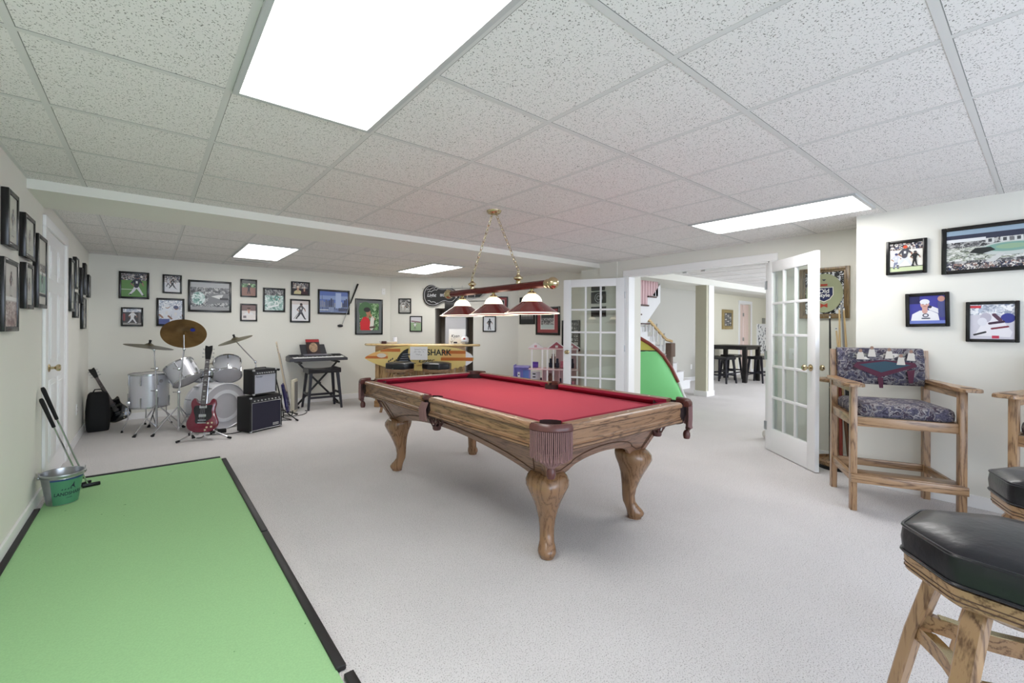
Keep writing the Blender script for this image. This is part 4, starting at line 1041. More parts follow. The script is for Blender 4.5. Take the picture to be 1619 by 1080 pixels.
m.prism([(-0.215, 0), (0.235, 0), (0.20, 0.155), (-0.235, 0.155)], -0.004, 0.004, 'XZ', M=Mr, c=(0, 0.14, 0.082)); m.build('music_rest', kb, False)
bk_ = thing('song_book', 'dark red song book with a round portrait on the keyboard music rest', 'book', (2.205, 7.572, 0.825), 0)
m = MB(mat('book cover', (44, 24, 26), 0.35)); m.prism([(-0.10, 0), (0.115, 0), (0.10, 0.265), (-0.12, 0.265)], -0.012, -0.005, 'XZ', M=Mr); m.use(mat('cover red', (170, 40, 46), 0.4)); m.prism([(-0.118, 0.215), (0.101, 0.215), (0.099, 0.262), (-0.119, 0.262)], -0.013, -0.012, 'XZ', M=Mr)
m.use(mat('cover portrait', (170, 140, 112), 0.5, noise=(40, 0.4))); m.prism([(0.0 + 0.07*cos(a), 0.12 + 0.085*sin(a)) for a in [2*pi*i/24 for i in range(24)]], -0.0135, -0.012, 'XZ', M=Mr); m.build('cover', bk_, False)
st = thing('keyboard_stand', 'black folding cross stand under the electronic keyboard', 'stand', (2.205, 7.44, 0), 0)
for y in (-0.1,):
    for s in (-1, 1):
        m = MB(BLACK); m.bar((s*0.34, y + s*0.012, 0.025), (-s*0.30, y + s*0.012, 0.70), 0.018, 0.03, bev=0.004); m.build('cross_bar', st)
m = MB(BLACK); m.cyl((0.02, -0.14, 0.37), (0.02, -0.06, 0.37), 0.02, n=12); m.build('pivot', st)
for s in (-1, 1):
    m = MB(BLACK); m.bar((s*0.34, -0.25, 0.016), (s*0.34, 0.15, 0.016), 0.03, 0.03, bev=0.005); m.build('floor_bar', st)
    m = MB(BLACK); m.bar((s*0.30, -0.25, 0.715), (s*0.30, 0.13, 0.715), 0.03, 0.03, bev=0.005); m.build('top_bar', st)

def saddle_stool(name, label, loc, rz, hgt=0.62, w_=0.50, d_=0.36, group=None):
    t = thing(name, label, 'stool', loc, rz, group)
    BW = mat('black stained wood', (26, 25, 36), 0.35)
    m = MB(mat('black seat vinyl', (22, 21, 26), 0.3)); n = 12; rings = []
    for i in range(n + 1):
        u = -1 + 2*i/n; x = u * w_/2; zt_ = hgt - 0.022 * (1 - u*u) ; zb_ = hgt - 0.075
        rings.append([(x, -d_/2 + .01, zb_), (x, -d_/2, zb_ + 0.015), (x, -d_/2, zt_ - 0.02), (x, -d_/2 + 0.02, zt_), (x, d_/2 - 0.02, zt_), (x, d_/2, zt_ - 0.02), (x, d_/2, zb_ + 0.015), (x, d_/2 - 0.01, zb_)])
    m.loft(rings); m.build('seat', t, True, 40)
    for sx in (-1, 1):
        for sy in (-1, 1):
            l = MB(BW); l.loft([[(sx*(w_/2 - 0.045) + a*0.022, sy*(d_/2 - 0.04) + b*0.022, hgt - 0.07) for a, b in ((-1,-1),(1,-1),(1,1),(-1,1))], [(sx*(w_/2 + 0.005) + a*0.015, sy*(d_/2 + 0.01) + b*0.015, 0) for a, b in ((-1,-1),(1,-1),(1,1),(-1,1))]]); l.build('leg', t, False)
    for sy in (-1, 1):
        m = MB(BW); m.bar((-w_/2 + 0.02, sy*(d_/2 - 0.006), 0.19), (w_/2 - 0.02, sy*(d_/2 - 0.006), 0.19), 0.02, 0.035, bev=0.003); m.build('stretcher', t)
    for sx in (-1, 1):
        m = MB(BW); m.bar((sx*(w_/2 - 0.01), -d_/2 + 0.01, 0.24), (sx*(w_/2 - 0.01), d_/2 - 0.01, 0.24), 0.02, 0.035, bev=0.003); m.build('stretcher', t)
    return t
saddle_stool('saddle_stool', 'black saddle stool standing in front of the electronic keyboard', (2.20, 7.11, 0), rad(-2), 0.64, 0.50, 0.36)
# ================================================================== FRAMED PICTURES
def cm(c, r=0.35): return mat('print %d %d %d' % c, c, r)
CROWD = cells('crowd print', [(40, 42, 52), (190, 186, 182), (96, 92, 96), (224, 220, 214), (60, 64, 90), (150, 120, 110), (30, 30, 36)], 75)
CROWDL = cells('pale crowd print', [(200, 205, 214), (230, 232, 236), (150, 158, 176), (240, 240, 242), (180, 190, 206)], 60)
GREYP = cells('grey print', [(90, 90, 92), (160, 160, 160), (60, 60, 62), (190, 190, 188), (120, 120, 122)], 55)
LEAFP = cells('leafy print', [(60, 110, 60), (120, 160, 110), (40, 76, 44), (160, 190, 150), (90, 130, 80)], 45)
FOAMP = cells('pale green print', [(180, 205, 198), (226, 236, 234), (140, 176, 168), (205, 220, 216), (96, 140, 130)], 45)
class Art:
    """a flat print: layers of 2d shapes in the plane facing local -Y, u,v in 0..1 of the print"""
    def __init__(s, w, h): s.m = MB(cm((200, 200, 200))); s.w = w; s.h = h; s.y = 0.0
    def _p(s, u, v): return ((u - 0.5) * s.w, (v - 0.5) * s.h)
    def poly(s, pts, m):
        s.m.use(m); s.y -= 0.00012; q = [s._p(*p) for p in pts]; s.m.add([(a, s.y, b) for a, b in q], [list(range(len(q)))]); return s
    def rect(s, u0, v0, u1, v1, m): return s.poly([(u0, v0), (u1, v0), (u1, v1), (u0, v1)], m)
    def ell(s, u, v, a, b, m, n=20): return s.poly([(u + a*cos(2*pi*i/n), v + b*sin(2*pi*i/n)) for i in range(n)], m)
    def limb(s, p, q, r, m, r2=None):
        A_ = Vector(s._p(*p)); B_ = Vector(s._p(*q)); k = min(s.w, s.h); r = r*k; r2 = r if r2 is None else r2*k
        d = (B_ - A_); 
        if d.length < 1e-5: return s
        a = atan2(d.y, d.x); pts = [A_ + Vector((cos(a + pi/2 + t), sin(a + pi/2 + t))) * r for t in [pi*i/6 for i in range(7)]] + [B_ + Vector((cos(a - pi/2 + t), sin(a - pi/2 + t))) * r2 for t in [pi*i/6 for i in range(7)]]
        s.m.use(m); s.y -= 0.00012; s.m.add([(p_.x, s.y, p_.y) for p_ in pts], [list(range(len(pts)))]); return s
def runner(A_, cx_, base, hgt, jersey, pants, helmet, skin=(150, 110, 90), pose=0, extra=True):
    """a generic athlete in action"""
    J, Pn, Hm, Sk = cm(jersey), cm(pants), cm(helmet), cm(skin); h = hgt; ar = A_.h / A_.w
    def P(x, y): return (cx_ + x * h * ar, base + y * h)
    P_ = {0: ((-.16, .0), (-.06, .24), (.22, .04), (.10, .27)), 1: ((-.10, 0), (-.05, .25), (.10, 0), (.06, .25)), 2: ((-.26, .05), (-.12, .22), (.26, .02), (.14, .24))}[pose]
    k = h * A_.h / min(A_.w, A_.h)
    A_.limb(P(*P_[0]), P(*P_[1]), .035*k, Pn, .05*k).limb(P(*P_[1]), P(0, .45), .05*k, Pn, .07*k)
    A_.limb(P(*P_[2]), P(*P_[3]), .035*k, Pn, .05*k).limb(P(*P_[3]), P(.02, .45), .05*k, Pn, .07*k)
    A_.limb(P(*P_[0]), P(P_[0][0] + .05, P_[0][1] - .01), .025*k, cm((24, 24, 26))).limb(P(*P_[2]), P(P_[2][0] + .05, P_[2][1] - .01), .025*k, cm((24, 24, 26)))
    A_.limb(P(0, .47), P(.03, .74), .095*k, J, .125*k)
    A_.limb(P(-.08, .74), P(-.20, .58), .045*k, J, .035*k).limb(P(-.20, .58), P(-.10, .48), .03*k, Sk, .025*k)
    A_.limb(P(.12, .74), P(.24, .62), .045*k, J, .035*k).limb(P(.24, .62), P(.28, .50), .03*k, Sk, .025*k)
    A_.ell(*P(.04, .90), .075*h*ar, .08*h, Sk); A_.ell(*P(.03, .92), .078*h*ar, .07*h, Hm)
    if extra: A_.rect(P(-.02, .60)[0], P(0, .60)[1], P(.06, .60)[0], P(0, .72)[1], cm((220, 220, 220)))
def portrait(A_, cx_, jersey, hair, skin, s_=1.0, v0=0.0):
    ar = A_.h / A_.w; k = s_
    A_.poly([(cx_ - .34*k*ar, v0), (cx_ - .30*k*ar, v0 + .26*k), (cx_ - .12*k*ar, v0 + .38*k), (cx_ + .12*k*ar, v0 + .38*k), (cx_ + .30*k*ar, v0 + .26*k), (cx_ + .34*k*ar, v0)], cm(jersey))
    A_.limb((cx_, v0 + .34*k), (cx_, v0 + .48*k), .07*k, cm(skin)); A_.ell(cx_, v0 + .58*k, .105*k*ar, .14*k, cm(skin)); A_.ell(cx_, v0 + .66*k, .115*k*ar, .09*k, cm(hair))
    for e in (-1, 1): A_.ell(cx_ + e*.04*k*ar, v0 + .585*k, .014*k*ar, .012*k, cm((40, 30, 28)), 8)
    A_.rect(cx_ - .035*k*ar, v0 + .505*k, cx_ + .035*k*ar, v0 + .517*k, cm((120, 60, 56)))
rs = random.Random(11)
def art(kind, w_, h_):
    A_ = Art(w_, h_); R1 = lambda m: A_.rect(0, 0, 1, 1, m)
    if kind == 'football_green':
        R1(cm((94, 140, 70))); A_.rect(0, .72, 1, 1, CROWD); A_.rect(0, .30, .5, .33, cm((200, 210, 190))); runner(A_, .58, .06, .88, (26, 28, 44), (222, 222, 226), (26, 28, 44), pose=2)
    elif kind == 'pitcher':
        R1(cm((60, 54, 54))); A_.rect(0, .8, 1, 1, CROWDL); A_.rect(0, .0, 1, .12, cm((150, 146, 140))); A_.rect(0, .25, .12, .7, cm((140, 60, 60))); A_.rect(.84, .15, .95, .8, cm((110, 100, 96))); runner(A_, .5, .06, .84, (224, 224, 226), (216, 216, 220), (220, 220, 224), pose=2)
    elif kind == 'hockey_bw':
        R1(cm((226, 226, 230))); A_.rect(0, .62, 1, 1, CROWD); runner(A_, .5, .22, .62, (40, 40, 44), (60, 60, 64), (30, 30, 34), pose=2); runner(A_, .22, .34, .5, (190, 190, 196), (80, 80, 84), (230, 230, 232), pose=0); A_.limb((.55, .35), (.8, .18), .012, cm((40, 40, 40)))
    elif kind == 'duo':
        R1(CROWDL); runner(A_, .3, -.25, 1.1, (220, 224, 232), (92, 104, 160), (220, 222, 228), pose=1); runner(A_, .68, -.3, 1.1, (212, 216, 226), (110, 120, 170), (70, 76, 110), pose=1); A_.rect(0, 0, .45, .22, cm((76, 88, 150)))
    elif kind == 'stadium_bw':
        R1(GREYP); A_.rect(0, .82, 1, 1, cm((176, 178, 180))); A_.poly([(.40, .20), (.95, .30), (1, .62), (.50, .60)], cm((120, 120, 122))); A_.poly([(.52, .50), (.78, .40), (.84, .58), (.70, .56)], cm((222, 222, 220))); A_.rect(0, 0, 1, .12, cm((150, 150, 150))); A_.ell(.2, .42, .17, .24, FOAMP); A_.rect(.75, .38, .97, .46, cm((36, 36, 38)))
    elif kind == 'runner_dark':
        R1(cm((150, 110, 98))); A_.rect(0, .55, 1, .8, LEAFP); A_.rect(0, .8, 1, 1, cm((90, 92, 86))); runner(A_, .5, .15, .68, (34, 32, 40), (40, 38, 46), (226, 220, 200), pose=1, extra=False)
    elif kind == 'speech':
        R1(cm((120, 96, 92))); A_.rect(0, 0, 1, .62, cm((216, 210, 206))); portrait(A_, .5, (226, 226, 228), (80, 60, 50), (196, 150, 128), .9, .18); A_.rect(0, .05, 1, .36, cm((228, 222, 218))); A_.rect(.1, .12, .32, .28, cm((120, 110, 112)))
    elif kind == 'meadow':
        R1(FOAMP); A_.rect(0, .72, 1, 1, GREYP); runner(A_, .62, .25, .55, (90, 150, 140), (230, 236, 234), (60, 100, 96), pose=0); A_.limb((.2, .15), (.7, .25), .05, cm((236, 240, 240)))
    elif kind == 'helmets':
        R1(cm((36, 28, 34))); A_.rect(0, .5, 1, 1, CROWD); portrait(A_, .34, (206, 196, 150), (226, 216, 200), (196, 160, 140), 1.05, -.05); portrait(A_, .74, (60, 24, 34), (222, 214, 206), (190, 150, 130), .9, .0)
    elif kind == 'skater':
        R1(cm((232, 232, 236))); A_.rect(0, .82, 1, 1, cm((214, 206, 204))); runner(A_, .52, .08, .82, (90, 90, 96), (50, 50, 58), (34, 34, 40), pose=2); A_.limb((.45, .45), (.12, .10), .012, cm((60, 60, 64)))
    elif kind == 'skyline':
        R1(cm((92, 116, 186))); A_.rect(.0, .62, 1, .8, cm((140, 160, 206))); A_.rect(0, 0, 1, .34, cm((120, 136, 176)))
        for i in range(16):
            x = .02 + .06*i; t_ = .46 + .22 * rs.random(); A_.rect(x, .26, x + .045, t_, cm(rs.choice([(60, 66, 86), (90, 98, 120), (186, 192, 206), (50, 56, 78), (140, 146, 166)])))
            A_.rect(x, .26 - (t_ - .26)*.6, x + .04, .25, cm(rs.choice([(84, 94, 132), (104, 118, 160), (150, 164, 196)])))
        A_.limb((.08, .62), (.08, .84), .010, cm((50, 56, 78)), .004); A_.rect(.55, .2, .75, .95, cm((168, 186, 226))); A_.rect(0, .10, .3, .14, cm((220, 226, 236))); A_.rect(.66, .06, 1, .22, cm((70, 76, 104)))
    elif kind == 'red_shirt':
        R1(LEAFP); A_.ell(.3, .75, .35, .3, cm((70, 110, 70))); A_.poly([(.05, 0), (.02, .28), (.18, .48), (.42, .52), (.55, .30), (.60, 0)], cm((206, 40, 50))); A_.limb((.42, .50), (.45, .62), .07, cm((170, 116, 90))); A_.ell(.44, .68, .12, .13, cm((176, 122, 96))); A_.ell(.38, .76, .17, .09, cm((40, 36, 40))); A_.limb((.78, .42), (.62, .50), .05, cm((176, 122, 96))); A_.limb((.62, .50), (.54, .60), .045, cm((176, 122, 96))); A_.limb((.62, .08), (.66, .42), .10, cm((226, 222, 214))); A_.limb((.55, .1), (.78, .12), .05, cm((90, 70, 64))); A_.ell(.66, .48, .05, .05, cm((210, 206, 200)))
    elif kind == 'bw_team':
        R1(cm((170, 170, 166))); A_.rect(0, .6, 1, 1, GREYP); runner(A_, .32, .1, .6, (220, 220, 218), (200, 200, 196), (60, 60, 60), pose=1); runner(A_, .7, .1, .62, (70, 70, 70), (210, 210, 208), (40, 40, 40), pose=0)
    elif kind == 'golf_green':
        R1(cm((150, 176, 140))); A_.rect(0, .6, 1, 1, cm((206, 206, 212))); A_.limb((.1, .7), (.9, .62), .06, cm((130, 100, 106))); runner(A_, .4, .12, .5, (220, 220, 222), (120, 130, 120), (70, 70, 70), pose=1, extra=False)
    elif kind == 'batter_bw':
        R1(cm((226, 230, 234))); runner(A_, .5, .1, .8, (50, 52, 58), (70, 72, 80), (34, 34, 40), pose=1, extra=False)
    elif kind == 'red_mat':
        R1(cm((150, 66, 70))); A_.rect(.16, .14, .84, .86, cm((226, 220, 216))); A_.rect(.19, .17, .81, .83, cm((60, 62, 64))); A_.rect(.19, .30, .81, .62, GREYP); A_.rect(.19, .17, .81, .34, cm((190, 204, 202)))
    elif kind == 'team_bw':
        R1(cm((34, 34, 36)))
        for r_ in range(3):
            for i in range(8): A_.ell(.1 + .115*i, .30 + .19*r_, .035, .06, cm((196, 194, 190)), 10); A_.rect(.07 + .115*i, .15 + .19*r_, .13 + .115*i, .25 + .19*r_, cm((120, 120, 122)))
    elif kind == 'mosaic':
        R1(cm((30, 30, 32)))
        for r_ in range(7):
            for i in range(3): A_.rect(.08 + .31*i, .04 + .135*r_, .33 + .31*i, .14 + .135*r_, GREYP if (r_ + i) % 3 else cm((200, 198, 194)))
    elif kind == 'panorama':
        R1(GREYP); A_.rect(0, .86, 1, 1, cm((150, 172, 190))); A_.rect(0, .74, 1, .88, cm((52, 56, 76))); A_.rect(0, 0, 1, .16, CROWD); A_.rect(0, .22, 1, .56, cells('aerial print', [(180, 186, 174), (210, 212, 206), (90, 96, 88), (150, 158, 140), (226, 226, 224)], 60, stretch=(1, 1, 3)))
        A_.rect(0, .70, .34, .78, cm((226, 228, 230))); A_.ell(.55, .46, .27, .17, cm((196, 204, 200))); A_.ell(.55, .49, .22, .11, cm((128, 168, 156))); A_.ell(.55, .50, .13, .06, cm((150, 180, 150)))
        for x in (.34, .46, .57, .68, .80): A_.rect(x, .62, x + .07, .74, cm((214, 216, 214))); A_.rect(x + .02, .64, x + .05, .72, cm((70, 74, 78)))
        A_.poly([(.20, .42), (.30, .36), (.42, .44), (.38, .52), (.25, .52)], cm((40, 44, 44))); A_.poly([(.33, .16), (.45, .35), (.50, .35), (.42, .16)], cm((206, 208, 206)))
    elif kind == 'referee':
        R1(cm((232, 230, 222))); A_.rect(0, .76, 1, 1, CROWD); A_.rect(0, 0, 1, .16, cm((196, 208, 168))); A_.rect(0, .15, 1, .175, cm((40, 40, 44))); runner(A_, .18, .12, .55, (196, 200, 212), (120, 126, 150), (60, 70, 110), pose=1); runner(A_, .45, .18, .74, (70, 70, 80), (212, 216, 226), (210, 80, 50), pose=2); runner(A_, .76, .2, .5, (24, 24, 28), (28, 28, 32), (60, 60, 66), pose=1, extra=False)
    elif kind == 'coach':
        R1(cm((62, 62, 150))); A_.rect(0, .72, .3, 1, cm((34, 34, 84))); portrait(A_, .44, (228, 228, 232), (226, 226, 232), (206, 160, 150), 1.1, .06); A_.ell(.46, .30, .09, .07, cm((60, 64, 84))); A_.ell(.46, .30, .055, .04, cm((228, 228, 232))); A_.limb((.36, .19), (.57, .19), .022, cm((60, 64, 84))); A_.limb((.62, .55), (.86, .42), .08, cm((226, 226, 230))); A_.ell(.58, .60, .06, .05, cm((44, 44, 70))); A_.limb((.92, .3), (.9, .75), .10, cm((70, 76, 130))); A_.ell(.90, .88, .10, .10, cm((190, 140, 130))); A_.rect(0, 0, 1, .11, cm((110, 126, 196)))
    elif kind == 'tackle':
        R1(cm((206, 204, 214))); A_.rect(0, .7, 1, 1, CROWDL); A_.ell(.85, .6, .16, .14, cm((54, 60, 140))); A_.poly([(.1, .1), (.3, .5), (.45, .75), (.7, .6), (.95, .2), (.9, .06)], cm((230, 228, 234))); A_.ell(.36, .62, .13, .14, cm((186, 182, 196))); A_.ell(.28, .5, .11, .12, cm((222, 222, 230))); A_.limb((.45, .45), (.75, .5), .04, cm((60, 36, 60))); A_.limb((.5, .3), (.85, .36), .03, cm((120, 40, 60))); A_.limb((.1, .12), (.35, .2), .03, cm((36, 36, 44))); A_.rect(.5, .02, .66, .1, cm((190, 50, 80))); A_.rect(0, .9, .25, .97, cm((200, 60, 70))); A_.limb((.55, .7), (.68, .55), .05, cm((90, 60, 80)))
    elif kind == 'narrow':
        R1(cm((196, 190, 186))); A_.rect(0, .66, 1, 1, cm((206, 200, 196))); A_.rect(0, .42, 1, .48, cm((230, 228, 226))); A_.rect(0, 0, 1, .40, cells('sepia print', [(150, 120, 116), (186, 170, 164), (120, 90, 88), (204, 194, 190)], 50)); runner(A_, .5, .5, .4, (110, 90, 96), (200, 196, 194), (90, 70, 70), pose=1)
    elif kind == 'tall_green':
        R1(cm((206, 204, 196))); A_.rect(0, .5, 1, .62, CROWD); A_.rect(0, .47, 1, .50, cm((236, 236, 236))); A_.rect(0, .18, 1, .45, cm((150, 178, 166))); runner(A_, .5, .2, .3, (60, 70, 90), (200, 204, 208), (40, 50, 60), pose=0); A_.rect(0, .12, 1, .16, cm((36, 36, 40)))
    elif kind == 'plain':
        R1(cm((206, 206, 196))); A_.rect(0, 0, 1, .3, cm((190, 192, 180))); runner(A_, .5, .15, .6, (120, 120, 122), (180, 180, 178), (90, 90, 92), pose=1)
    return A_.m
def frame(label, cx_, cy_, cz_, w_, h_, rz, kind, border=0.028, fm=None, mat_=None, depth=0.022, cat='picture', grp=None, matm=None, tilt=0):
    """cx,cy: point on the wall; faces local -Y"""
    t = thing('framed_picture', label, cat, (cx_, cy_, cz_), rz, grp)
    if tilt: t.rotation_euler = (0, tilt, rz)
    f = MB(fm or BLACKF); b = border
    for (x0, x1, z0, z1) in ((-w_/2, -w_/2 + b, -h_/2, h_/2), (w_/2 - b, w_/2, -h_/2, h_/2), (-w_/2 + b, w_/2 - b, h_/2 - b, h_/2), (-w_/2 + b, w_/2 - b, -h_/2, -h_/2 + b)): f.bb(x0, x1, -depth, 0, z0, z1, 0.004)
    f.build('frame', t)
    iw, ih = w_ - 2*b, h_ - 2*b
    y0 = -(depth - 0.007)
    if mat_:
        mm = MB(matm or mat('mat board', (214, 214, 210), 0.8)); mm.bb(-iw/2, iw/2, y0 - 0.002, y0, -ih/2, ih/2); mm.build('mat_board', t, False); iw -= 2*mat_; ih -= 2*mat_; y0 -= 0.0022
    else:
        pass
    a = art(kind, iw, ih)
    a.v = [Vector((v.x, v.y + y0, v.z)) for v in a.v]
    a.build('print', t, False)
    return t
def on_back(x0, z1, x1, z0, label, kind, **k): return frame(label, (x0+x1)/2, YB, (z0+z1)/2, x1-x0, z1-z0, 0, kind, **k)
on_back(-0.335, 2.035, -0.005, 1.665, 'framed football action photo on green grass, top left of the back wall', 'football_green')
on_back(-0.31, 1.545, -0.07, 1.285, 'small framed photo of a throwing baseball player in white, below the green football photo', 'pitcher', border=0.022)
on_back(0.145, 2.03, 0.37, 1.76, 'small framed ice hockey photo above the flat left cymbal, right of the green football photo', 'hockey_bw', border=0.022)
on_back(0.075, 1.69, 0.405, 1.29, 'framed pale blue photo of two players partly behind the big dark cymbal', 'duo')
on_back(0.445, 1.975, 1.00, 1.505, 'wide framed aerial stadium photo in grey, largest left of the guitars', 'stadium_bw', border=0.030)
on_back(1.12, 2.035, 1.355, 1.755, 'small framed photo of a dark figure on brown ground, upper of the narrow pair', 'runner_dark', border=0.022)
t = on_back(1.12, 1.65, 1.36, 1.375, 'small framed photo of a speaker with red letters, lower of the narrow pair', 'speech', border=0.022)
text_part('lettering', 'SPEE', 0.055, cm((150, 50, 56)), t, wallM(0.03, -0.0085, -0.075), 0.0001, bold=0.0008)
on_back(1.44, 1.92, 1.775, 1.53, 'framed pale green outdoor action photo left of the skater photo', 'meadow')
on_back(1.865, 2.05, 2.165, 1.82, 'small framed photo of two players in light helmets, above the skater photo', 'helmets', border=0.022)
on_back(1.85, 1.755, 2.175, 1.365, 'framed hockey skater photo on white ice above the keyboard', 'skater')
on_back(2.30, 1.945, 2.86, 1.515, 'framed blue city skyline photo beside the hanging golf club', 'skyline', border=0.032)
on_back(2.965, 1.815, 3.50, 1.155, 'large framed photo of a golfer in a red shirt with grey mat board', 'red_shirt', border=0.026, mat_=0.055, matm=mat('grey mat', (104, 110, 112), 0.8))
def on_diag(s0, z1, s1, z0, label, kind, **k): p = diag((s0+s1)/2); return frame(label, p.x, p.y, (z0+z1)/2, s1-s0, z1-z0, DA, kind, **k)
on_diag(0.165, 1.845, 0.41, 1.555, 'small framed black and white photo of ball players left of the neon guitar', 'bw_team', border=0.022)
on_diag(0.385, 1.51, 0.625, 1.21, 'small framed photo with a green lower half left of the wall recess', 'golf_green', border=0.02)
on_diag(1.78, 1.515, 2.03, 1.215, 'small framed black and white figure photo right of the wall recess', 'batter_bw', border=0.022)
on_diag(1.96, 1.88, 2.25, 1.56, 'framed print with red mat board half hidden by the lamp shades', 'red_mat', border=0.02)
def on_x(X, y0, z1, y1, z0, label, kind, **k): return frame(label, X, (y0+y1)/2, (z0+z1)/2, abs(y1-y0), z1-z0, -pi/2 if X > 0 else pi/2, kind, **k)
on_x(5.5, 5.63, 1.86, 6.03, 1.36, 'framed black and white team photo left of the red matted picture', 'team_bw', border=0.025)
on_x(5.5, 5.03, 1.66, 5.60, 1.17, 'framed stadium print with wide red mat board and black frame above the dollhouse', 'red_mat', border=0.04)
on_x(5.5, 4.60, 1.42, 4.98, 0.92, 'tall black poster of small photo tiles seen through the left french door', 'mosaic', border=0.015)
# left wall
def on_left(y0, z1, y1, z0, label, kind, **k): return frame(label, XL, (y0+y1)/2, (z0+z1)/2, y1-y0, z1-z0, pi/2, kind, depth=0.032, **k)
on_left(3.44, 2.035, 3.68, 1.72, 'nearest upper black frame on the left wall', 'plain')
on_left(3.85, 1.985, 4.14, 1.71, 'second upper black frame on the left wall, left of the tallest one', 'plain')
on_left(4.25, 1.925, 4.57, 1.41, 'tall black frame with green and white print beside the left wall door', 'tall_green')
on_left(3.36, 1.65, 3.69, 1.25, 'nearest lower black frame on the left wall with brownish print', 'narrow')
on_left(3.88, 1.68, 4.10, 1.39, 'small lower black frame between the brownish print and the tall frame', 'plain')
on_left(5.83, 1.95, 6.08, 1.43, 'black frame first beyond the white door on the left wall', 'plain')
on_left(6.20, 2.01, 6.42, 1.68, 'upper black frame second beyond the white door', 'plain', border=0.02)
on_left(6.17, 1.64, 6.42, 1.37, 'lower black frame second beyond the white door', 'bw_team', border=0.02)
on_left(6.69, 1.95, 6.78, 1.54, 'slim black frame in the middle of the cluster beyond the white door', 'plain', border=0.02)
on_left(7.02, 2.04, 7.16, 1.66, 'upper black frame near the corner beyond the white door', 'plain', border=0.02)
on_left(6.82, 1.62, 7.12, 1.25, 'lower black frame near the corner beyond the white door', 'bw_team', border=0.02)
on_left(7.42, 1.94, 7.60, 1.65, 'last black frame on the left wall right at the corner', 'plain', border=0.02)
# right wall
on_x(XN, 0.575, 1.995, 0.81, 1.725, 'framed football photo with a dark referee, left of the wide stadium photo', 'referee', border=0.024)
on_x(XN, -0.12, 2.045, 0.50, 1.70, 'wide framed aerial stadium photo cut by the right edge of the view', 'panorama', border=0.028)
on_x(XN, 0.455, 1.57, 0.695, 1.31, 'framed photo of a man in white cap and shirt on a blue ground', 'coach', border=0.024, tilt=rad(-1.0))
on_x(XN, 0.125, 1.49, 0.375, 1.20, 'framed close tackle photo in white and violet near the right edge', 'tackle', border=0.022)

# beer mirror on the wall behind the right door
t = thing('bar_mirror', 'wood framed beer mirror with round shield emblem behind the right french door', 'mirror', (XR, 1.36, 1.645), -pi/2)
w_, h_ = 0.40, 0.50; BR = wood('walnut frame', (128, 104, 66), (84, 62, 36), 'Z', 12)
m = MB(BR)
for (b0, b1, d_) in ((0, 0.03, 0.03), (0.03, 0.045, 0.018)):
    for (x0, x1, z0, z1) in ((-w_/2 + b0, -w_/2 + b1, -h_/2 + b0, h_/2 - b0), (w_/2 - b1, w_/2 - b0, -h_/2 + b0, h_/2 - b0), (-w_/2 + b1, w_/2 - b1, h_/2 - b1, h_/2 - b0), (-w_/2 + b1, w_/2 - b1, -h_/2 + b0, -h_/2 + b1)): m.bb(x0, x1, -d_, 0, z0, z1, 0.003)
m.build('frame', t)
m = MB(mat('mirror pattern', (214, 216, 218), 0.3)); m.use(cells('ornament print', [(20, 20, 24), (226, 228, 232), (24, 24, 28), (200, 204, 210), (30, 30, 34)], 55)); m.bb(-0.156, 0.156, -0.008, -0.004, -0.206, 0.206); m.build('ornament_border', t, False)
m = MB(mat('mirror olive', (186, 190, 158), 0.15, 0.35)); m.lathe([(0, -0.0), (0.148, 0.0), (0.150, 0.002), (0, 0.003)], (0, -0.010, 0.0), 48, Matrix.Rotation(pi/2, 3, 'X') @ Matrix.Diagonal((1, 1.28, 1))); m.build('mirror_disc', t)
m = MB(mat('shield white', (226, 224, 214), 0.5)); m.prism([(-0.075, 0.058), (0.075, 0.058), (0.077, -0.02), (0.048, -0.066), (0, -0.09), (-0.048, -0.066), (-0.077, -0.02)], -0.0145, -0.0135, 'XZ'); m.use(mat('shield navy', (30, 34, 84), 0.4)); m.prism([(-0.068, 0.051), (0.068, 0.051), (0.070, -0.018), (0.043, -0.059), (0, -0.081), (-0.043, -0.059), (-0.070, -0.018)], -0.0152, -0.0144, 'XZ')
RD = mat('shield red', (176, 62, 44), 0.5); m.use(RD); m.prism([(-0.028, 0.07), (0.028, 0.07), (0.028, 0.09), (-0.028, 0.09)], -0.0145, -0.0135, 'XZ'); m.prism([(-0.028, -0.10), (0, -0.115), (0.028, -0.10), (0.028, -0.145), (0, -0.128), (-0.028, -0.145)], -0.0145, -0.0135, 'XZ')
m.use(INK); m.prism([(-0.018, 0.135), (0.018, 0.135), (0, 0.118)], -0.0145, -0.0135, 'XZ'); m.build('shield_emblem', t, False)
text_part('lettering', 'Old', 0.056, PAPER, t, wallM(0, -0.0156, 0.018), 0.0003, bold=0.001); text_part('lettering', 'Style', 0.050, PAPER, t, wallM(0, -0.0156, -0.022), 0.0003, bold=0.001)

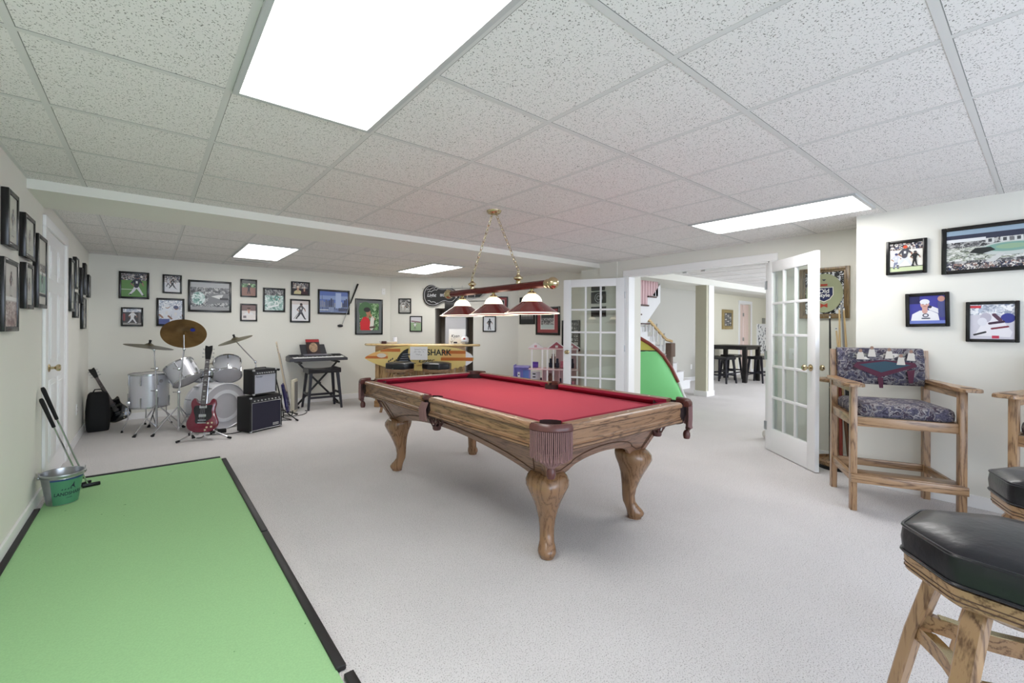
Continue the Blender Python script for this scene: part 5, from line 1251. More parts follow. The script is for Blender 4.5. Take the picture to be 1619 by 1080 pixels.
# black neon guitar sign on the diagonal wall (unlit)
p = diag(0.64); ns = thing('neon_sign', 'black guitar shaped beer sign hung above the wall recess', 'sign', (p.x, p.y, 1.90), DA)
GS = [(0.0, 0.0), (0.02, 0.12), (0.10, 0.195), (0.20, 0.20), (0.29, 0.145), (0.38, 0.115), (0.47, 0.13), (0.55, 0.135), (0.62, 0.10), (0.66, 0.06), (0.70, 0.03), (0.70, -0.03), (0.66, -0.07), (0.60, -0.13), (0.52, -0.135), (0.44, -0.105), (0.36, -0.13), (0.28, -0.185), (0.18, -0.205), (0.08, -0.18), (0.02, -0.11)]
GS = smooth_poly(GS, 2); gx = lambda q, s: [((a - .32)*s + .32, b*s) for a, b in q]
m = MB(mat('sign black', (12, 12, 14), 0.6)); m.prism(gx(GS, 1.0), -0.06, -0.03, 'XZ'); m.build('body', ns, False)
m = MB(mat('sign neck', (30, 30, 32), 0.3)); m.prism([(0.66, 0.05), (1.04, 0.06), (1.18, 0.13), (1.22, 0.10), (1.08, -0.03), (0.66, -0.05)], -0.055, -0.035, 'XZ'); m.build('neck', ns, False)
NT = mat('unlit neon tube', (196, 196, 200), 0.25)
m = MB(NT); m.tube([(a, -0.07, b) for a, b in gx(GS, 0.90)], 0.005, 6, closed=True)
for cx_ in (0.78, 0.92): m.tube([(cx_ + 0.075*cos(t_), -0.065, 0.0 + 0.075*sin(t_)) for t_ in [2*pi*i/20 for i in range(20)]], 0.005, 6, closed=True)
m.build('neon_outline', ns, label='pale neon tube outline')
m = MB(NT)
for (a, b) in (((0.10, 0.06), (0.30, 0.12)), ((0.08, 0.10), (0.26, 0.155)), ((0.10, -0.10), (0.30, -0.15))): 
    m.tube([(a[0] + (b[0]-a[0])*i/6, -0.068, a[1] + (b[1]-a[1])*i/6 + 0.012*sin(i*2.2)) for i in range(7)], 0.006, 6)
m.build('flourish', ns)
text_part('lettering', 'Light', 0.085, NT, ns, wallM(0.17, -0.066, 0.0), 0.004, shear=0.2, bold=0.002); text_part('lettering', 'BREWED', 0.07, NT, ns, wallM(0.43, -0.066, 0.0), 0.004, sx=0.7, bold=0.001); text_part('lettering', 'N', 0.17, NT, ns, wallM(0.60, -0.066, 0.0), 0.004, bold=0.0)
m = MB(STEEL); m.tube([(-0.02, -0.02, 0.125), (1.05, -0.02, 0.14)], 0.005, 6); m.tube([(0.30, -0.02, -0.12), (1.20, -0.02, -0.10)], 0.005, 6)
for x in (0.55, 0.75, 0.95): m.tube([(x, -0.02, 0.13), (x, -0.02, 0.19)], 0.004, 6)
m.build('rack_rods', ns)
m = MB(BLACK); p0 = 0.60; m.bb(0.42, 0.72, -0.05, -0.01, -0.29, -0.10, 0.004); m.build('transformer', ns)
# black tyre sign on the right wall seen through the left door's glass
t = thing('tyre_sign', 'black sign with a wheel motif seen through the left french door', 'sign', (XR - 0.017, 4.06, 1.68), -pi/2)
m = MB(mat('sign black', (12, 12, 14), 0.6)); m.bb(-0.14, 0.12, -0.02, 0, -0.02, 0.15, 0.004); m.bb(-0.14, 0.12, -0.02, 0, -0.22, -0.07, 0.004); m.bb(-0.14, 0.10, -0.018, 0, 0.17, 0.25, 0.004); m.build('panel', t)
m = MB(NT)
for r in (0.03, 0.065): m.tube([(0.0 + r*cos(a), -0.022, 0.06 + r*sin(a)) for a in [2*pi*i/24 for i in range(24)]], 0.005, 6, closed=True)
m.build('wheel_rings', t); text_part('lettering', 'DARING', 0.05, NT, t, wallM(-0.01, -0.0205, 0.21), 0.001, sx=0.9) if False else None

# tall pale cabinet in the recess
p = diag(1.245, -0.40); t = thing('cabinet', 'tall pale grey cabinet standing in the recess behind the bar', 'cabinet', (p.x, p.y, 0), DA)
m = MB(mat('pale grey enamel', (198, 198, 202), 0.4)); m.bb(-0.20, 0.20, -0.25, 0.25, 0.02, 1.50, 0.01); m.build('body', t)
m = MB(mat('pale grey enamel', (198, 198, 202), 0.4)); m.bb(-0.20, 0.20, -0.275, -0.255, 0.04, 1.49, 0.008); m.build('door', t)
m = MB(STEEL); m.bb(0.155, 0.17, -0.30, -0.275, 0.7, 1.1, 0.004); m.build('handle', t)
p = diag(1.08, -0.40); t = thing('storage_box', 'black box lying on top of the pale cabinet in the recess', 'box', (p.x, p.y, 1.502), DA); m = MB(BLACK); m.bb(-0.03, 0.16, -0.2, 0.1, 0, 0.12, 0.008); m.build('body', t)

# ================================================================== SURFBOARD BAR
BZ = rad(-39.5); BC = Vector((3.56, 6.30, 0))
bar = thing('surfboard_bar', 'wooden bar with a surfboard shaped top standing before the diagonal wall', 'bar', BC, BZ)
BWD = wood('bar plank', (184, 150, 104), (124, 92, 58), 'Z', 9)
m = MB(BWD)
for i in range(11): x = -0.70 + 0.127*i; m.bb(x, x + 0.122, -0.12, -0.098, 0.03, 0.985, 0.003)
m.build('front_panel', bar)
for s in (-1, 1):
    m = MB(BWD); m.bb(s*0.70 - 0.03, s*0.70 + 0.03, -0.15, -0.09, 0.0, 0.985, 0.004); m.build('corner_post', bar)
    m = MB(BWD); m.bb(s*0.69 - 0.012, s*0.69 + 0.012, -0.09, 0.30, 0.03, 0.985, 0.003); m.build('side_panel', bar)
m = MB(wood('bar trim', (160, 124, 82), (104, 74, 46), 'X', 9)); m.bb(-0.74, 0.74, -0.17, -0.12, 0, 0.10, 0.006); m.build('trim_board', bar)
m = MB(wood('bar trim', (160, 124, 82), (104, 74, 46), 'X', 9)); m.bb(-0.72, 0.72, -0.16, -0.12, 0.90, 0.985, 0.004); m.build('trim_board', bar)
m = MB(wood('bar trim', (160, 124, 82), (104, 74, 46), 'X', 9)); m.bb(-0.66, 0.66, -0.09, 0.30, 0.45, 0.475); m.build('inner_shelf', bar)
def surf(Lh, Wh, tail=0.35):
    pts = []
    n = 40
    for i in range(n + 1):
        u = -1 + 2*i/n; wv = Wh * (1 - abs(u)**2.6) ** 0.62; pts.append((u * Lh, wv))
    return pts
top = surf(0.965, 0.235); poly = [(a, b) for a, b in top] + [(a, -b) for a, b in top[::-1][1:-1]]
m = MB(wood('board top', (226, 200, 150), (206, 172, 116), 'X', 5, 0.2, 0.6)); cxs = lambda k: [(a*k, b*k) for a, b in poly]
m.loft([[(a*0.985, b*0.94 + 0.04, 0.985) for a, b in poly], [(a, b + 0.04, 0.998) for a, b in poly], [(a, b + 0.04, 1.008) for a, b in poly], [(a*0.985, b*0.94 + 0.04, 1.02) for a, b in poly]]); m.build('counter_top', bar, True, 50)
# front surfboard with the shark lager print
sb = thing('surfboard', 'yellow striped surfboard with shark fin print fixed to the bar front', 'surfboard', BC, BZ)
SW = 0.875; SH = 0.20
fp = []
n = 44
for i in range(n + 1):
    u = -1 + 2*i/n
    wv = SH * (1 - abs(u)**(2.2 if u < 0 else 3.2)) ** (0.80 if u < 0 else 0.58); fp.append((u * SW, wv))
outl = fp + [(a, -b) for a, b in fp[::-1][1:-1]]
ZC_ = 0.80; YF = -0.245
# bite marks on the lower right edge
def bite(a, b):
    if 0.30 < a < 0.74 and b < 0: return b + 0.02 * abs(sin((a - 0.30) * 2*pi/0.08 * 0.5)) 
    return b
bot = [(a, -b) for a, b in fp[::-1][1:-1]]
dense = []
for i in range(160):
    u = 1 - 2*(i + 0.5)/160; wv = SH * (1 - abs(u)**(2.2 if u < 0 else 3.2)) ** (0.80 if u < 0 else 0.58); dense.append((u*SW, bite(u*SW, -wv)))
outl = fp + dense
YEL = mat('board yellow', (224, 200, 128), 0.25, coat=0.6)
m = MB(YEL); m.prism(outl, YF, YF + 0.045, 'XZ', c=(0, 0, ZC_)); m.build('board', sb, False)
def inside(u): return SH * (1 - abs(u)**(2.2 if u < 0 else 3.2)) ** (0.80 if u < 0 else 0.58)
def stripe(a0_, a1_, z0, z1, mt, lift):
    m = MB(mt); k = 20; vs = []
    for i in range(k + 1):
        a = a0_ + (a1_ - a0_)*i/k; lim = inside(a / SW) * 0.985; vs.append((a, max(-lim, min(lim, z0)), max(-lim, min(lim, z1))))
    V_ = []; F_ = []
    for a, b, c in vs: V_ += [(a, YF - lift, ZC_ + b), (a, YF - lift, ZC_ + c)]
    for i in range(k): F_.append([2*i, 2*i+2, 2*i+3, 2*i+1])
    m.add(V_, F_); return m
ORG = mat('stripe orange', (190, 104, 44), 0.3, coat=0.5); TAN = mat('stripe tan', (226, 176, 108), 0.3, coat=0.5)
for (a0_, a1_, z0, z1, mt) in ((0.37, 0.80, 0.075, 0.125, ORG), (0.35, 0.86, -0.035, 0.015, ORG), (0.37, 0.84, 0.015, 0.075, TAN), (-0.62, -0.30, 0.10, 0.15, ORG), (-0.86, -0.50, -0.01, 0.03, ORG), (-0.86, -0.50, 0.03, 0.09, TAN)):
    stripe(a0_, a1_, z0, z1, mt, 0.0012).build('stripe', sb, False)
stripe(0.745, 0.872, 0.018, 0.20, WHITEP, 0.0018).build('white_nose_patch', sb, False); stripe(0.745, 0.872, -0.20, -0.04, WHITEP, 0.0018).build('white_nose_patch', sb, False)
IN = mat('fin black', (26, 30, 34), 0.4)
m = MB(IN); y = YF - 0.003
def fpoly(mm, pts): mm.add([(a, y, ZC_ + b) for a, b in pts], [list(range(len(pts)))])
fpoly(m, [(-0.36, -0.07), (-0.345, 0.0), (-0.30, 0.07), (-0.24, 0.125), (-0.165, 0.16), (-0.175, 0.10), (-0.17, 0.03), (-0.14, -0.03), (-0.11, -0.07)])
for k in range(5): a = -0.50 + 0.03*k; b = -0.06 + 0.02*(k % 3); fpoly(m, [(a, b), (a + 0.02, b + 0.03), (a + 0.03, b + 0.01), (a + 0.015, b - 0.01)])
m.bb(-0.52, -0.05, y - 0.0005, y, ZC_ - 0.085, ZC_ - 0.075); m.build('fin_print', sb, False)
m = MB(mat('fin grey', (130, 138, 150), 0.4)); y = YF - 0.004
for k in range(4): b = -0.05 + 0.035*k; fpoly(m, [(-0.32 + .018*k, b), (-0.17 + .001*k, b + 0.012), (-0.17, b + 0.02), (-0.31 + .018*k, b + 0.012)])
m.build('fin_stripes', sb, False)
m = MB(mat('badge pale', (214, 206, 190), 0.4)); m.prism([(-0.60 + 0.075*cos(2*pi*i/20), ZC_ + 0.04 + 0.035*sin(2*pi*i/20)) for i in range(20)], YF - 0.004, YF - 0.003, 'XZ'); m.build('round_badge', sb, False)
text_part('lettering', 'LANDSHARK', 0.135, IN, sb, wallM(0.150, YF - 0.0015, ZC_ + 0.09), 0.0008, bold=0.003, sx=0.93)
text_part('lettering', 'Lager', 0.10, IN, sb, wallM(0.11, YF - 0.0015, ZC_ - 0.035), 0.0008, shear=0.45, bold=0.001, sx=1.1)
text_part('lettering', 'LANDSHARK LAGER', 0.03, mat('print red', (150, 60, 50), 0.4), sb, wallM(0.10, YF - 0.0015, ZC_ - 0.115), 0.0008)
# handwritten sheet taped to the bar
t = thing('paper_note', 'white sheet with handwriting taped over the surfboard', 'paper', BC, BZ)
m = MB(PAPER); m.bb(-0.14, 0.14, -0.262, -0.260, 0.775, 0.985); m.build('sheet', t, False)
m = MB(INK); rr = random.Random(2)
for (x0, x1, z) in ((-0.07, 0.02, 0.94), (0.03, 0.11, 0.94), (-0.08, -0.03, 0.90), (-0.02, 0.04, 0.90), (0.06, 0.09, 0.90), (-0.05, 0.02, 0.86), (0.03, 0.05, 0.85)):
    pts = []; x = x0
    while x < x1: pts.append((x, -0.2625, z + rr.uniform(-0.011, 0.011))); x += 0.006
    m.tube(pts, 0.0014, 4)
m.build('handwriting', t)
# things on the bar
def on_bar(x, y, z=1.0205): 
    v = Matrix.Rotation(BZ, 3, 'Z') @ Vector((x, y, 0)); return (BC.x + v.x, BC.y + v.y, z)
t = thing('sign_box', 'square white box sign with writing on the right end of the bar', 'sign', on_bar(0.58, 0.06), BZ)
m = MB(PAPER); m.bb(-0.14, 0.14, 0, 0.03, 0, 0.245, 0.003); m.build('board', t)
text_part('lettering', 'Kyan', 0.07, INK, t, wallM(-0.035, -0.001, 0.13), 0.0004, shear=0.3); m = MB(INK); m.bb(-0.06, 0.0, -0.002, 0, 0.01, 0.035); m.build('printed_block', t, False)
t = thing('helmet', 'small white toy helmet with red mark beside the box sign', 'helmet', on_bar(0.71, -0.02), BZ)
m = MB(WHITEP); pr = [(0.0, 0.13), (0.035, 0.125), (0.06, 0.10), (0.068, 0.07), (0.064, 0.035), (0.050, 0.02), (0.046, 0.02), (0.060, 0.04), (0.062, 0.07), (0.0, 0.12)]; m.lathe(pr, (0, 0, 0), 24, Matrix.Diagonal((1.0, 1.15, 1))); m.build('shell', t)
m = MB(mat('mask grey', (120, 122, 126), 0.4))
for z in (0.02, 0.04): m.tube([(-0.06, -0.02, z + .01), (-0.03, -0.085, z), (0.03, -0.085, z), (0.06, -0.02, z + .01)], 0.004, 6)
m.build('face_mask', t); m = MB(mat('mark red', (160, 50, 60), 0.4)); m.ball((-0.0, -0.070, 0.085), 0.02, 10, (1, 0.3, 1)); m.build('mark', t)
t = thing('figurine', 'small pale figurine with raised stick next to the toy helmet', 'figurine', on_bar(0.50, -0.07), BZ)
m = MB(mat('pale resin', (214, 210, 204), 0.5)); m.lathe([(0, 0), (0.04, 0), (0.038, 0.012), (0.012, 0.016), (0.022, 0.04), (0.026, 0.06), (0.010, 0.075), (0.014, 0.09), (0, 0.10)], n=16); m.tube([(0.02, 0, 0.05), (0.07, 0, 0.11)], 0.005, 6); m.build('figure', t)
t = thing('tray', 'shallow white tray on the left end of the bar', 'tray', on_bar(-0.56, 0.04), BZ)
m = MB(WHITEP); m.lathe([(0, 0.004), (0.12, 0.006), (0.15, 0.035), (0.156, 0.035), (0.125, 0.0), (0, 0)], n=28, M=Matrix.Diagonal((1, 0.7, 1))); m.build('dish', t)
t = thing('jar', 'small dark square jar in front of the white tray', 'jar', on_bar(-0.60, -0.10), BZ)
m = MB(mat('dark plum jar', (74, 44, 46), 0.3)); m.bb(-0.04, 0.04, -0.02, 0.02, 0, 0.045, 0.006); m.build('body', t)
t = thing('candle', 'short white candle behind the tray on the bar', 'candle', on_bar(-0.47, 0.12), BZ)
m = MB(WHITEP); m.lathe([(0, 0), (0.035, 0), (0.035, 0.105), (0, 0.10)], n=20); m.build('wax', t); m = MB(INK); m.tube([(0, 0, 0.10), (0.002, 0, 0.118)], 0.0015, 5); m.build('wick', t)

# ================================================================== OAK BAR STOOLS
def octo(r, z, rot, y=1.0): return [(r*cos(rot + 2*pi*i/8), r*sin(rot + 2*pi*i/8), z) for i in range(8)]
def oak_stool(label, loc, rz, grp):
    t = thing('bar_stool', label, 'stool', loc, rz, grp); H0 = 0.76; rot = pi/8; R0 = 0.222
    def oc(r, z, n=8):
        # octagon with slightly rounded corners: 3 points per corner
        out = []
        for i in range(8):
            a = rot + 2*pi*i/8; c0 = Vector((r*cos(a), r*sin(a))); pv = Vector((r*cos(a - pi/4), r*sin(a - pi/4))); nx = Vector((r*cos(a + pi/4), r*sin(a + pi/4)))
            k = 0.10; p1 = c0.lerp(pv, k); p3 = c0.lerp(nx, k); p2 = (p1 + p3 + c0*2)/4
            for p in (p1, p2, p3): out.append((p.x, p.y, z))
        return out
    m = MB(LEATHER); m.loft([oc(R0*0.94, H0 - 0.085), oc(R0, H0 - 0.075), oc(R0*1.015, H0 - 0.04), oc(R0*1.0, H0 - 0.014), oc(R0*0.96, H0 - 0.004), oc(R0*0.80, H0 + 0.008), oc(R0*0.45, H0 + 0.016), oc(R0*0.1, H0 + 0.018)]); m.build('seat_cushion', t, True, 32)
    m = MB(LEATHER); m.tube([Vector(p) + Vector((0, 0, 0)) for p in oc(R0*0.995, H0 - 0.010)], 0.0045, 6, closed=True); m.tube([Vector(p) for p in oc(R0*1.005, H0 - 0.076)], 0.0045, 6, closed=True); m.build('piping', t)
    m = MB(OAK('X')); m.loft([oc(R0*0.90, H0 - 0.135), oc(R0*0.97, H0 - 0.125), oc(R0*0.985, H0 - 0.095), oc(R0*0.985, H0 - 0.086)]); m.build('seat_ring', t, True, 32)
    g = MB(mat('oak groove', (78, 52, 36), 0.5))
    for z in (0.105, 0.116): g.tube([Vector((p[0]*(0.995), p[1]*0.995, H0 - z)) for p in oc(R0*0.985, 0)], 0.0016, 5, closed=True)
    g.build('groove', t)
    m = MB(BLACK); m.cyl((0, 0, H0 - 0.16), (0, 0, H0 - 0.13), 0.10, n=24); m.build('swivel_plate', t)
    m = MB(OAK('X')); m.lathe([(0, H0 - 0.175), (0.10, H0 - 0.175), (0.11, H0 - 0.165), (0.11, H0 - 0.15), (0, H0 - 0.15)], n=24); m.build('leg_block', t)
    for i in range(4):
        a = rad(71.5) + i*pi/2; d = Vector((cos(a), sin(a), 0)); s = Vector((-sin(a), cos(a), 0)); m = MB(OAK('Z')); rings = []
        for z, o, w_, th in ((H0 - 0.132, 0.135, 0.015, 0.014), (H0 - 0.14, 0.155, 0.019, 0.016), (H0 - 0.17, 0.172, 0.022, 0.016), (0.40, 0.226, 0.021, 0.015), (0.20, 0.27, 0.020, 0.015), (0.0, 0.31, 0.020, 0.015)):
            c0 = d*o; rings.append([tuple(c0 + s*a_*w_ + d*b_*th + Vector((0, 0, z))) for a_, b_ in ((-1, -.7), (-.8, -1), (.8, -1), (1, -.7), (1, .7), (.8, 1), (-.8, 1), (-1, .7))])
        m.loft(rings); m.build('leg', t, True, 40)
    for i in range(4):
        a = rad(71.5) + i*pi/2; b = a + pi/2; z = 0.44 if i % 2 else 0.40; o = 0.213
        p0 = Vector((cos(a)*o, sin(a)*o, z)); p1 = Vector((cos(b)*o, sin(b)*o, z)); mid_ = (p0 + p1)/2; outd = Vector((mid_.x, mid_.y, 0)).normalized()
        m = MB(OAK('X')); pts = []
        for k in range(9):
            u = k/8; p = p0.lerp(p1, u) - outd * 0.030 * sin(pi*u); pts.append(p)
        vs = []; rings = []
        for p in pts: rings.append([tuple(p + outd*x_ + Vector((0, 0, z_))) for x_, z_ in ((-.011, -.022), (.011, -.022), (.011, .022), (-.011, .022))])
        m.loft(rings); s_ = m.build('stretcher', t, True, 40)
        m = MB(BRASS); rings = []
        for p in pts[1:-1]: rings.append([tuple(p + outd*x_ + Vector((0, 0, z_))) for x_, z_ in ((-.013, .0225), (.013, .0225), (.013, .0245), (-.013, .0245))])
        m.loft(rings); m.build('foot_plate', s_)
    return t
s1 = oak_stool('nearest oak bar stool with octagonal black leather seat, cut by the right edge', (1.70, 0.035, 0), rad(17 - 22.5), None)
s2 = copy_tree(s1, label='oak bar stool just behind the nearest one, mostly cut off at the right edge'); s2.location = (2.52, -0.08, 0); s2.rotation_euler = (0, 0, rad(20))
s3 = copy_tree(s1, label='left one of two black seated bar stools before the surfboard bar'); s3.location = at(632, 700, D=6.52) * 1; s3.location.z = 0; s3.rotation_euler = (0, 0, BZ + rad(8))
s4 = copy_tree(s1, label='right one of two black seated bar stools before the surfboard bar'); s4.location = at(690, 700, D=6.52); s4.location.z = 0; s4.rotation_euler = (0, 0, BZ + rad(-6))
for s in (s3, s4): s['group'] = 'stools at the surfboard bar'
for s in (s1, s2): s['group'] = 'stools at the right edge'

# ================================================================== SPECTATOR CHAIRS
FAB = cells('billiard fabric', [(30, 28, 42), (58, 54, 74), (34, 32, 50), (96, 92, 110), (44, 42, 62), (150, 146, 146), (60, 44, 58), (36, 34, 54), (110, 106, 118)], 34, 0.8, soft=True)
FAB2 = cells('billiard fabric light', [(172, 168, 162), (206, 202, 196), (96, 94, 100), (60, 58, 70), (140, 140, 134), (110, 112, 116)], 34, 0.8)
def print_table(m, cx_, cz_, y, s, ax='XZ'):
    def P(a, b): return (cx_ + a*s, y, cz_ + b*s) if ax == 'XZ' else (cx_ + a*s, cz_ + b*s, y)
    def pl(pts, mt, dy):
        m.use(mt); sgn = -1 if ax == 'XZ' else 1
        m.add([tuple(Vector(P(a, b)) + (Vector((0, -dy, 0)) if ax == 'XZ' else Vector((0, 0, dy)))) for a, b in pts], [list(range(len(pts)))])
    pl([(-.16, .02), (-.02, -.05), (.17, .03), (.16, .055), (.0, .07), (-.14, .05)], mat('print plum', (84, 36, 56), 0.8), 0.0006)
    pl([(-.13, .035), (-.01, -.015), (.14, .04), (.01, .062)], mat('print teal', (52, 78, 92), 0.8), 0.0010)
    pl([(-.03, -.05), (.0, -.05), (.0, -.12), (-.02, -.12)], mat('print plum', (84, 36, 56), 0.8), 0.0010); pl([(.12, .0), (.16, .01), (.15, -.08), (.13, -.08)], mat('print plum', (84, 36, 56), 0.8), 0.0010)
    for (a, b) in ((-.12, .10), (.03, .11), (.09, .07), (-.06, .12), (.14, .10)):
        pl([(a - .022, b - .03), (a + .022, b - .03), (a + .014, b + .02), (a - .014, b + .02)], mat('print cream', (206, 200, 190), 0.8), 0.0014); pl([(a + .010*cos(t_), b + .03 + .012*sin(t_)) for t_ in [2*pi*i/10 for i in range(10)]], mat('print tan', (150, 120, 104), 0.8), 0.0016)
def pub_chair(label, loc, rz, grp):
    t = thing('spectator_chair', label, 'chair', loc, rz, grp); W_, D_ = 0.56, 0.52
    for sx in (-1, 1):
        x = sx*(W_/2 - 0.0)
        m = MB(OAK('Z')); m.bb(x - 0.019, x + 0.019, -D_/2 - 0.025, -D_/2 + 0.025, 0, 0.885, 0.004); m.build('leg', t)
        m = MB(OAK('Z')); m.loft([[(x - .019, D_/2 - .03, 0), (x + .019, D_/2 - .03, 0), (x + .019, D_/2 + .02, 0), (x - .019, D_/2 + .02, 0)], [(x - .019, D_/2 - .03, 0.66), (x + .019, D_/2 - .03, 0.66), (x + .019, D_/2 + .02, 0.66), (x - .019, D_/2 + .02, 0.66)], [(x - .016, D_/2 + .01, 1.125), (x + .016, D_/2 + .01, 1.125), (x + .016, D_/2 + .05, 1.125), (x - .016, D_/2 + .05, 1.125)]]); m.build('leg', t, False)
        # armrest: slim at the back, paddle with a cup recess in front
        xo = sx * 0.012
        out = [(x + xo - .030, D_/2 + .02), (x + xo - .034, -.02), (x + xo - .058, -D_/2 + .03), (x + xo - .058, -D_/2 - .075), (x + xo - .035, -D_/2 - .105), (x + xo + .035, -D_/2 - .105), (x + xo + .058, -D_/2 - .075), (x + xo + .058, -D_/2 + .03), (x + xo + .034, -.02), (x + xo + .030, D_/2 + .02)]
        m = MB(OAK('Y')); m.loft([[(a, b, 0.885) for a, b in out], [(a*1.0, b, 0.900) for a, b in out], [(x + (a - x)*0.94, b*0.985, 0.908) for a, b in out]]); ar = m.build('armrest', t, True, 40)
        m = MB(mat('cup recess', (84, 60, 40), 0.5)); m.lathe([(0, 0), (0.034, 0), (0.036, 0.0015), (0, 0.0018)], (x + xo, -D_/2 - 0.045, 0.9078), 24); m.build('cup_recess', ar)
        m = MB(OAK('Y')); m.bb(x - 0.012, x + 0.012, -D_/2 + 0.02, D_/2 - 0.02, 0.835, 0.885, 0.003); m.build('arm_rail', t)
        m = MB(OAK('Y')); m.bb(x - 0.014, x + 0.014, -D_/2 + 0.02, D_/2 - 0.02, 0.60, 0.665, 0.003); m.build('side_rail', t)
        m = MB(OAK('Y')); m.bb(x - 0.012, x + 0.012, -D_/2 + 0.02, D_/2 - 0.02, 0.20, 0.255, 0.003); m.build('stretcher', t)
    m = MB(OAK('X')); m.bb(-W_/2 + .019, W_/2 - .019, -D_/2 - .012, -D_/2 + .014, 0.60, 0.665, 0.003); m.build('front_rail', t)
    m = MB(OAK('X')); m.bb(-W_/2 + .019, W_/2 - .019, D_/2 - .014, D_/2 + .010, 0.60, 0.665, 0.003); m.build('back_rail', t)
    m = MB(OAK('X')); m.bb(-W_/2 + .019, W_/2 - .019, D_/2 - .014, D_/2 + .010, 0.20, 0.255, 0.003); m.build('stretcher', t)
    m = MB(OAK('X')); m.bb(-W_/2 - .02, W_/2 + .02, -D_/2 - .045, -D_/2 - .025, 0.205, 0.262, 0.003); m.bb(-W_/2, W_/2, -D_/2 - .03, -D_/2 + 0.10, 0.255, 0.268, 0.003); m.build('footrest', t)
    # cushions
    m = MB(FAB); wv, dv = W_/2 - .022, D_/2 - .005
    def rr_(k, z, e=0.03): return [(sx_*(wv*k - (e if i in (0,) else 0)), sy_*(dv*k - (0 if i in (0,) else e)), z) for sx_, sy_, i in ((-1, -1, 1), (-1, -1, 0), (1, -1, 0), (1, -1, 1), (1, 1, 1), (1, 1, 0), (-1, 1, 0), (-1, 1, 1))]
    m.loft([rr_(0.96, 0.666), rr_(1.0, 0.675), rr_(1.01, 0.71), rr_(0.99, 0.738), rr_(0.93, 0.752), rr_(0.6, 0.762)]); sc_ = m.build('seat_cushion', t, True, 45)
    m = MB(FAB); n = 10; rings = []
    for i in range(n + 1):
        u = -1 + 2*i/n; x = u*(W_/2 - .020); bulge = 0.022*(1 - u*u)
        rings.append([(x, D_/2 - .032 - bulge*.5, 0.855), (x, D_/2 - .050 - bulge, 0.90), (x, D_/2 - .040 - bulge, 1.06), (x, D_/2 - .012 - bulge*.5, 1.135), (x, D_/2 + .030, 1.14), (x, D_/2 + .038, 1.10), (x, D_/2 + .012, 0.86)])
    m.loft(rings); bc = m.build('back_cushion', t, True, 45)
    m = MB(FAB2); m.add([(-.20, D_/2 - .062, 1.05), (.20, D_/2 - .062, 1.05), (.2, D_/2 - .050, 1.10), (-.2, D_/2 - .050, 1.10)], [[0, 1, 2, 3]]); 
    print_table(m, 0.01, 0.97, D_/2 - .0745, 1.15); m.build('printed_scene', bc, False, label='woven picture of a pool table')
    return t
pub_chair('oak spectator chair with billiard print cushions by the right wall', (4.35, 0.715, 0), rad(-64.2), None)
pub_chair('oak spectator chair cut by the right edge, only its arm showing', (4.27, -0.20, 0), rad(-102), None)

# ================================================================== CUE RACK
cr = thing('cue_rack', 'round oak floor rack for cues between the right door and chair', 'rack', (5.08, 1.20, 0))
m = MB(OAK('X')); m.lathe([(0, 0.03), (0.15, 0.03), (0.165, 0.04), (0.17, 0.07), (0.155, 0.085), (0.15, 0.06), (0, 0.06)], n=40); m.build('base', cr)
m = MB(BLACK); m.lathe([(0, 0), (0.15, 0), (0.155, 0.03), (0, 0.03)], n=40); m.build('plinth', cr)
m = MB(OAK('X')); m.lathe([(0.09, 0.80), (0.15, 0.80), (0.155, 0.815), (0.15, 0.83), (0.09, 0.83), (0.09, 0.80)], n=40); m.build('holder_ring', cr)
m = MB(OAK('X')); m.lathe([(0, 0.80), (0.035, 0.80), (0.035, 0.83), (0, 0.83)], n=20)
for i in range(4): a = i*pi/2; m.bar((0.03*cos(a), 0.03*sin(a), 0.815), (0.1*cos(a), 0.1*sin(a), 0.815), 0.02, 0.025)
m.build('holder_hub', cr)
m = MB(OAK('Z')); m.lathe([(0.022, 0.06), (0.028, 0.1), (0.018, 0.2), (0.018, 0.5), (0.026, 0.6), (0.018, 0.7), (0.022, 0.80)], n=16); m.build('post', cr)
MAPLE = mat('maple shaft', (206, 178, 132), 0.3)
def cue(a, top, label, butt, shaft=None, h=1.47):
    bx, by = 5.08 + 0.115*cos(a), 1.20 + 0.115*sin(a); t = thing('pool_cue', label, 'cue', (bx, by, 0.062), 0, 'cues in the round rack')
    tp = Vector(top) - Vector((bx, by, 0.062)); L = tp.length
    m = MB(butt); m.tube([(0, 0, 0), tp*0.30, tp*0.50], [0.015, 0.0135, 0.011], 12); m.build('butt', t)
    m = MB(RUBBER); m.tube([(0, 0, -0.001), tp*0.012], 0.0155, 12); m.build('bumper', t)
    m = MB(BRASS); m.tube([tp*0.50, tp*0.507], 0.0112, 12); m.build('joint_collar', t)
    m = MB(shaft or MAPLE); m.tube([tp*0.507, tp*0.985], [0.011, 0.0065], 12); m.build('shaft', t)
    m = MB(mat('ferrule', (228, 226, 220), 0.4)); m.tube([tp*0.985, tp*0.998], 0.0066, 10); m.build('ferrule', t)
    m = MB(mat('tip blue', (70, 90, 130), 0.8)); m.tube([tp*0.998, tp*1.004], 0.006, 10); m.build('tip', t)
XT = 5.17
cue(pi*0.95, at(1312, 500, X=5.15), 'black cue leaning left in the rack below the beer mirror', mat('black butt', (20, 20, 22), 0.25), mat('black shaft', (34, 34, 38), 0.3))
cue(pi*1.15, at(1327, 486, X=5.16), 'pale cue with dark red butt in the middle of the rack', mat('red butt', (120, 44, 34), 0.25))
cue(pi*1.55, at(1334, 487, X=5.20), 'pale cue with black butt leaning right in the rack', mat('black butt', (20, 20, 22), 0.25))
cue(pi*1.75, at(1330, 478, X=5.22), 'pale tall cue with grey butt at the back of the rack', mat('grey butt', (70, 70, 74), 0.3), mat('grey shaft', (150, 152, 156), 0.3))
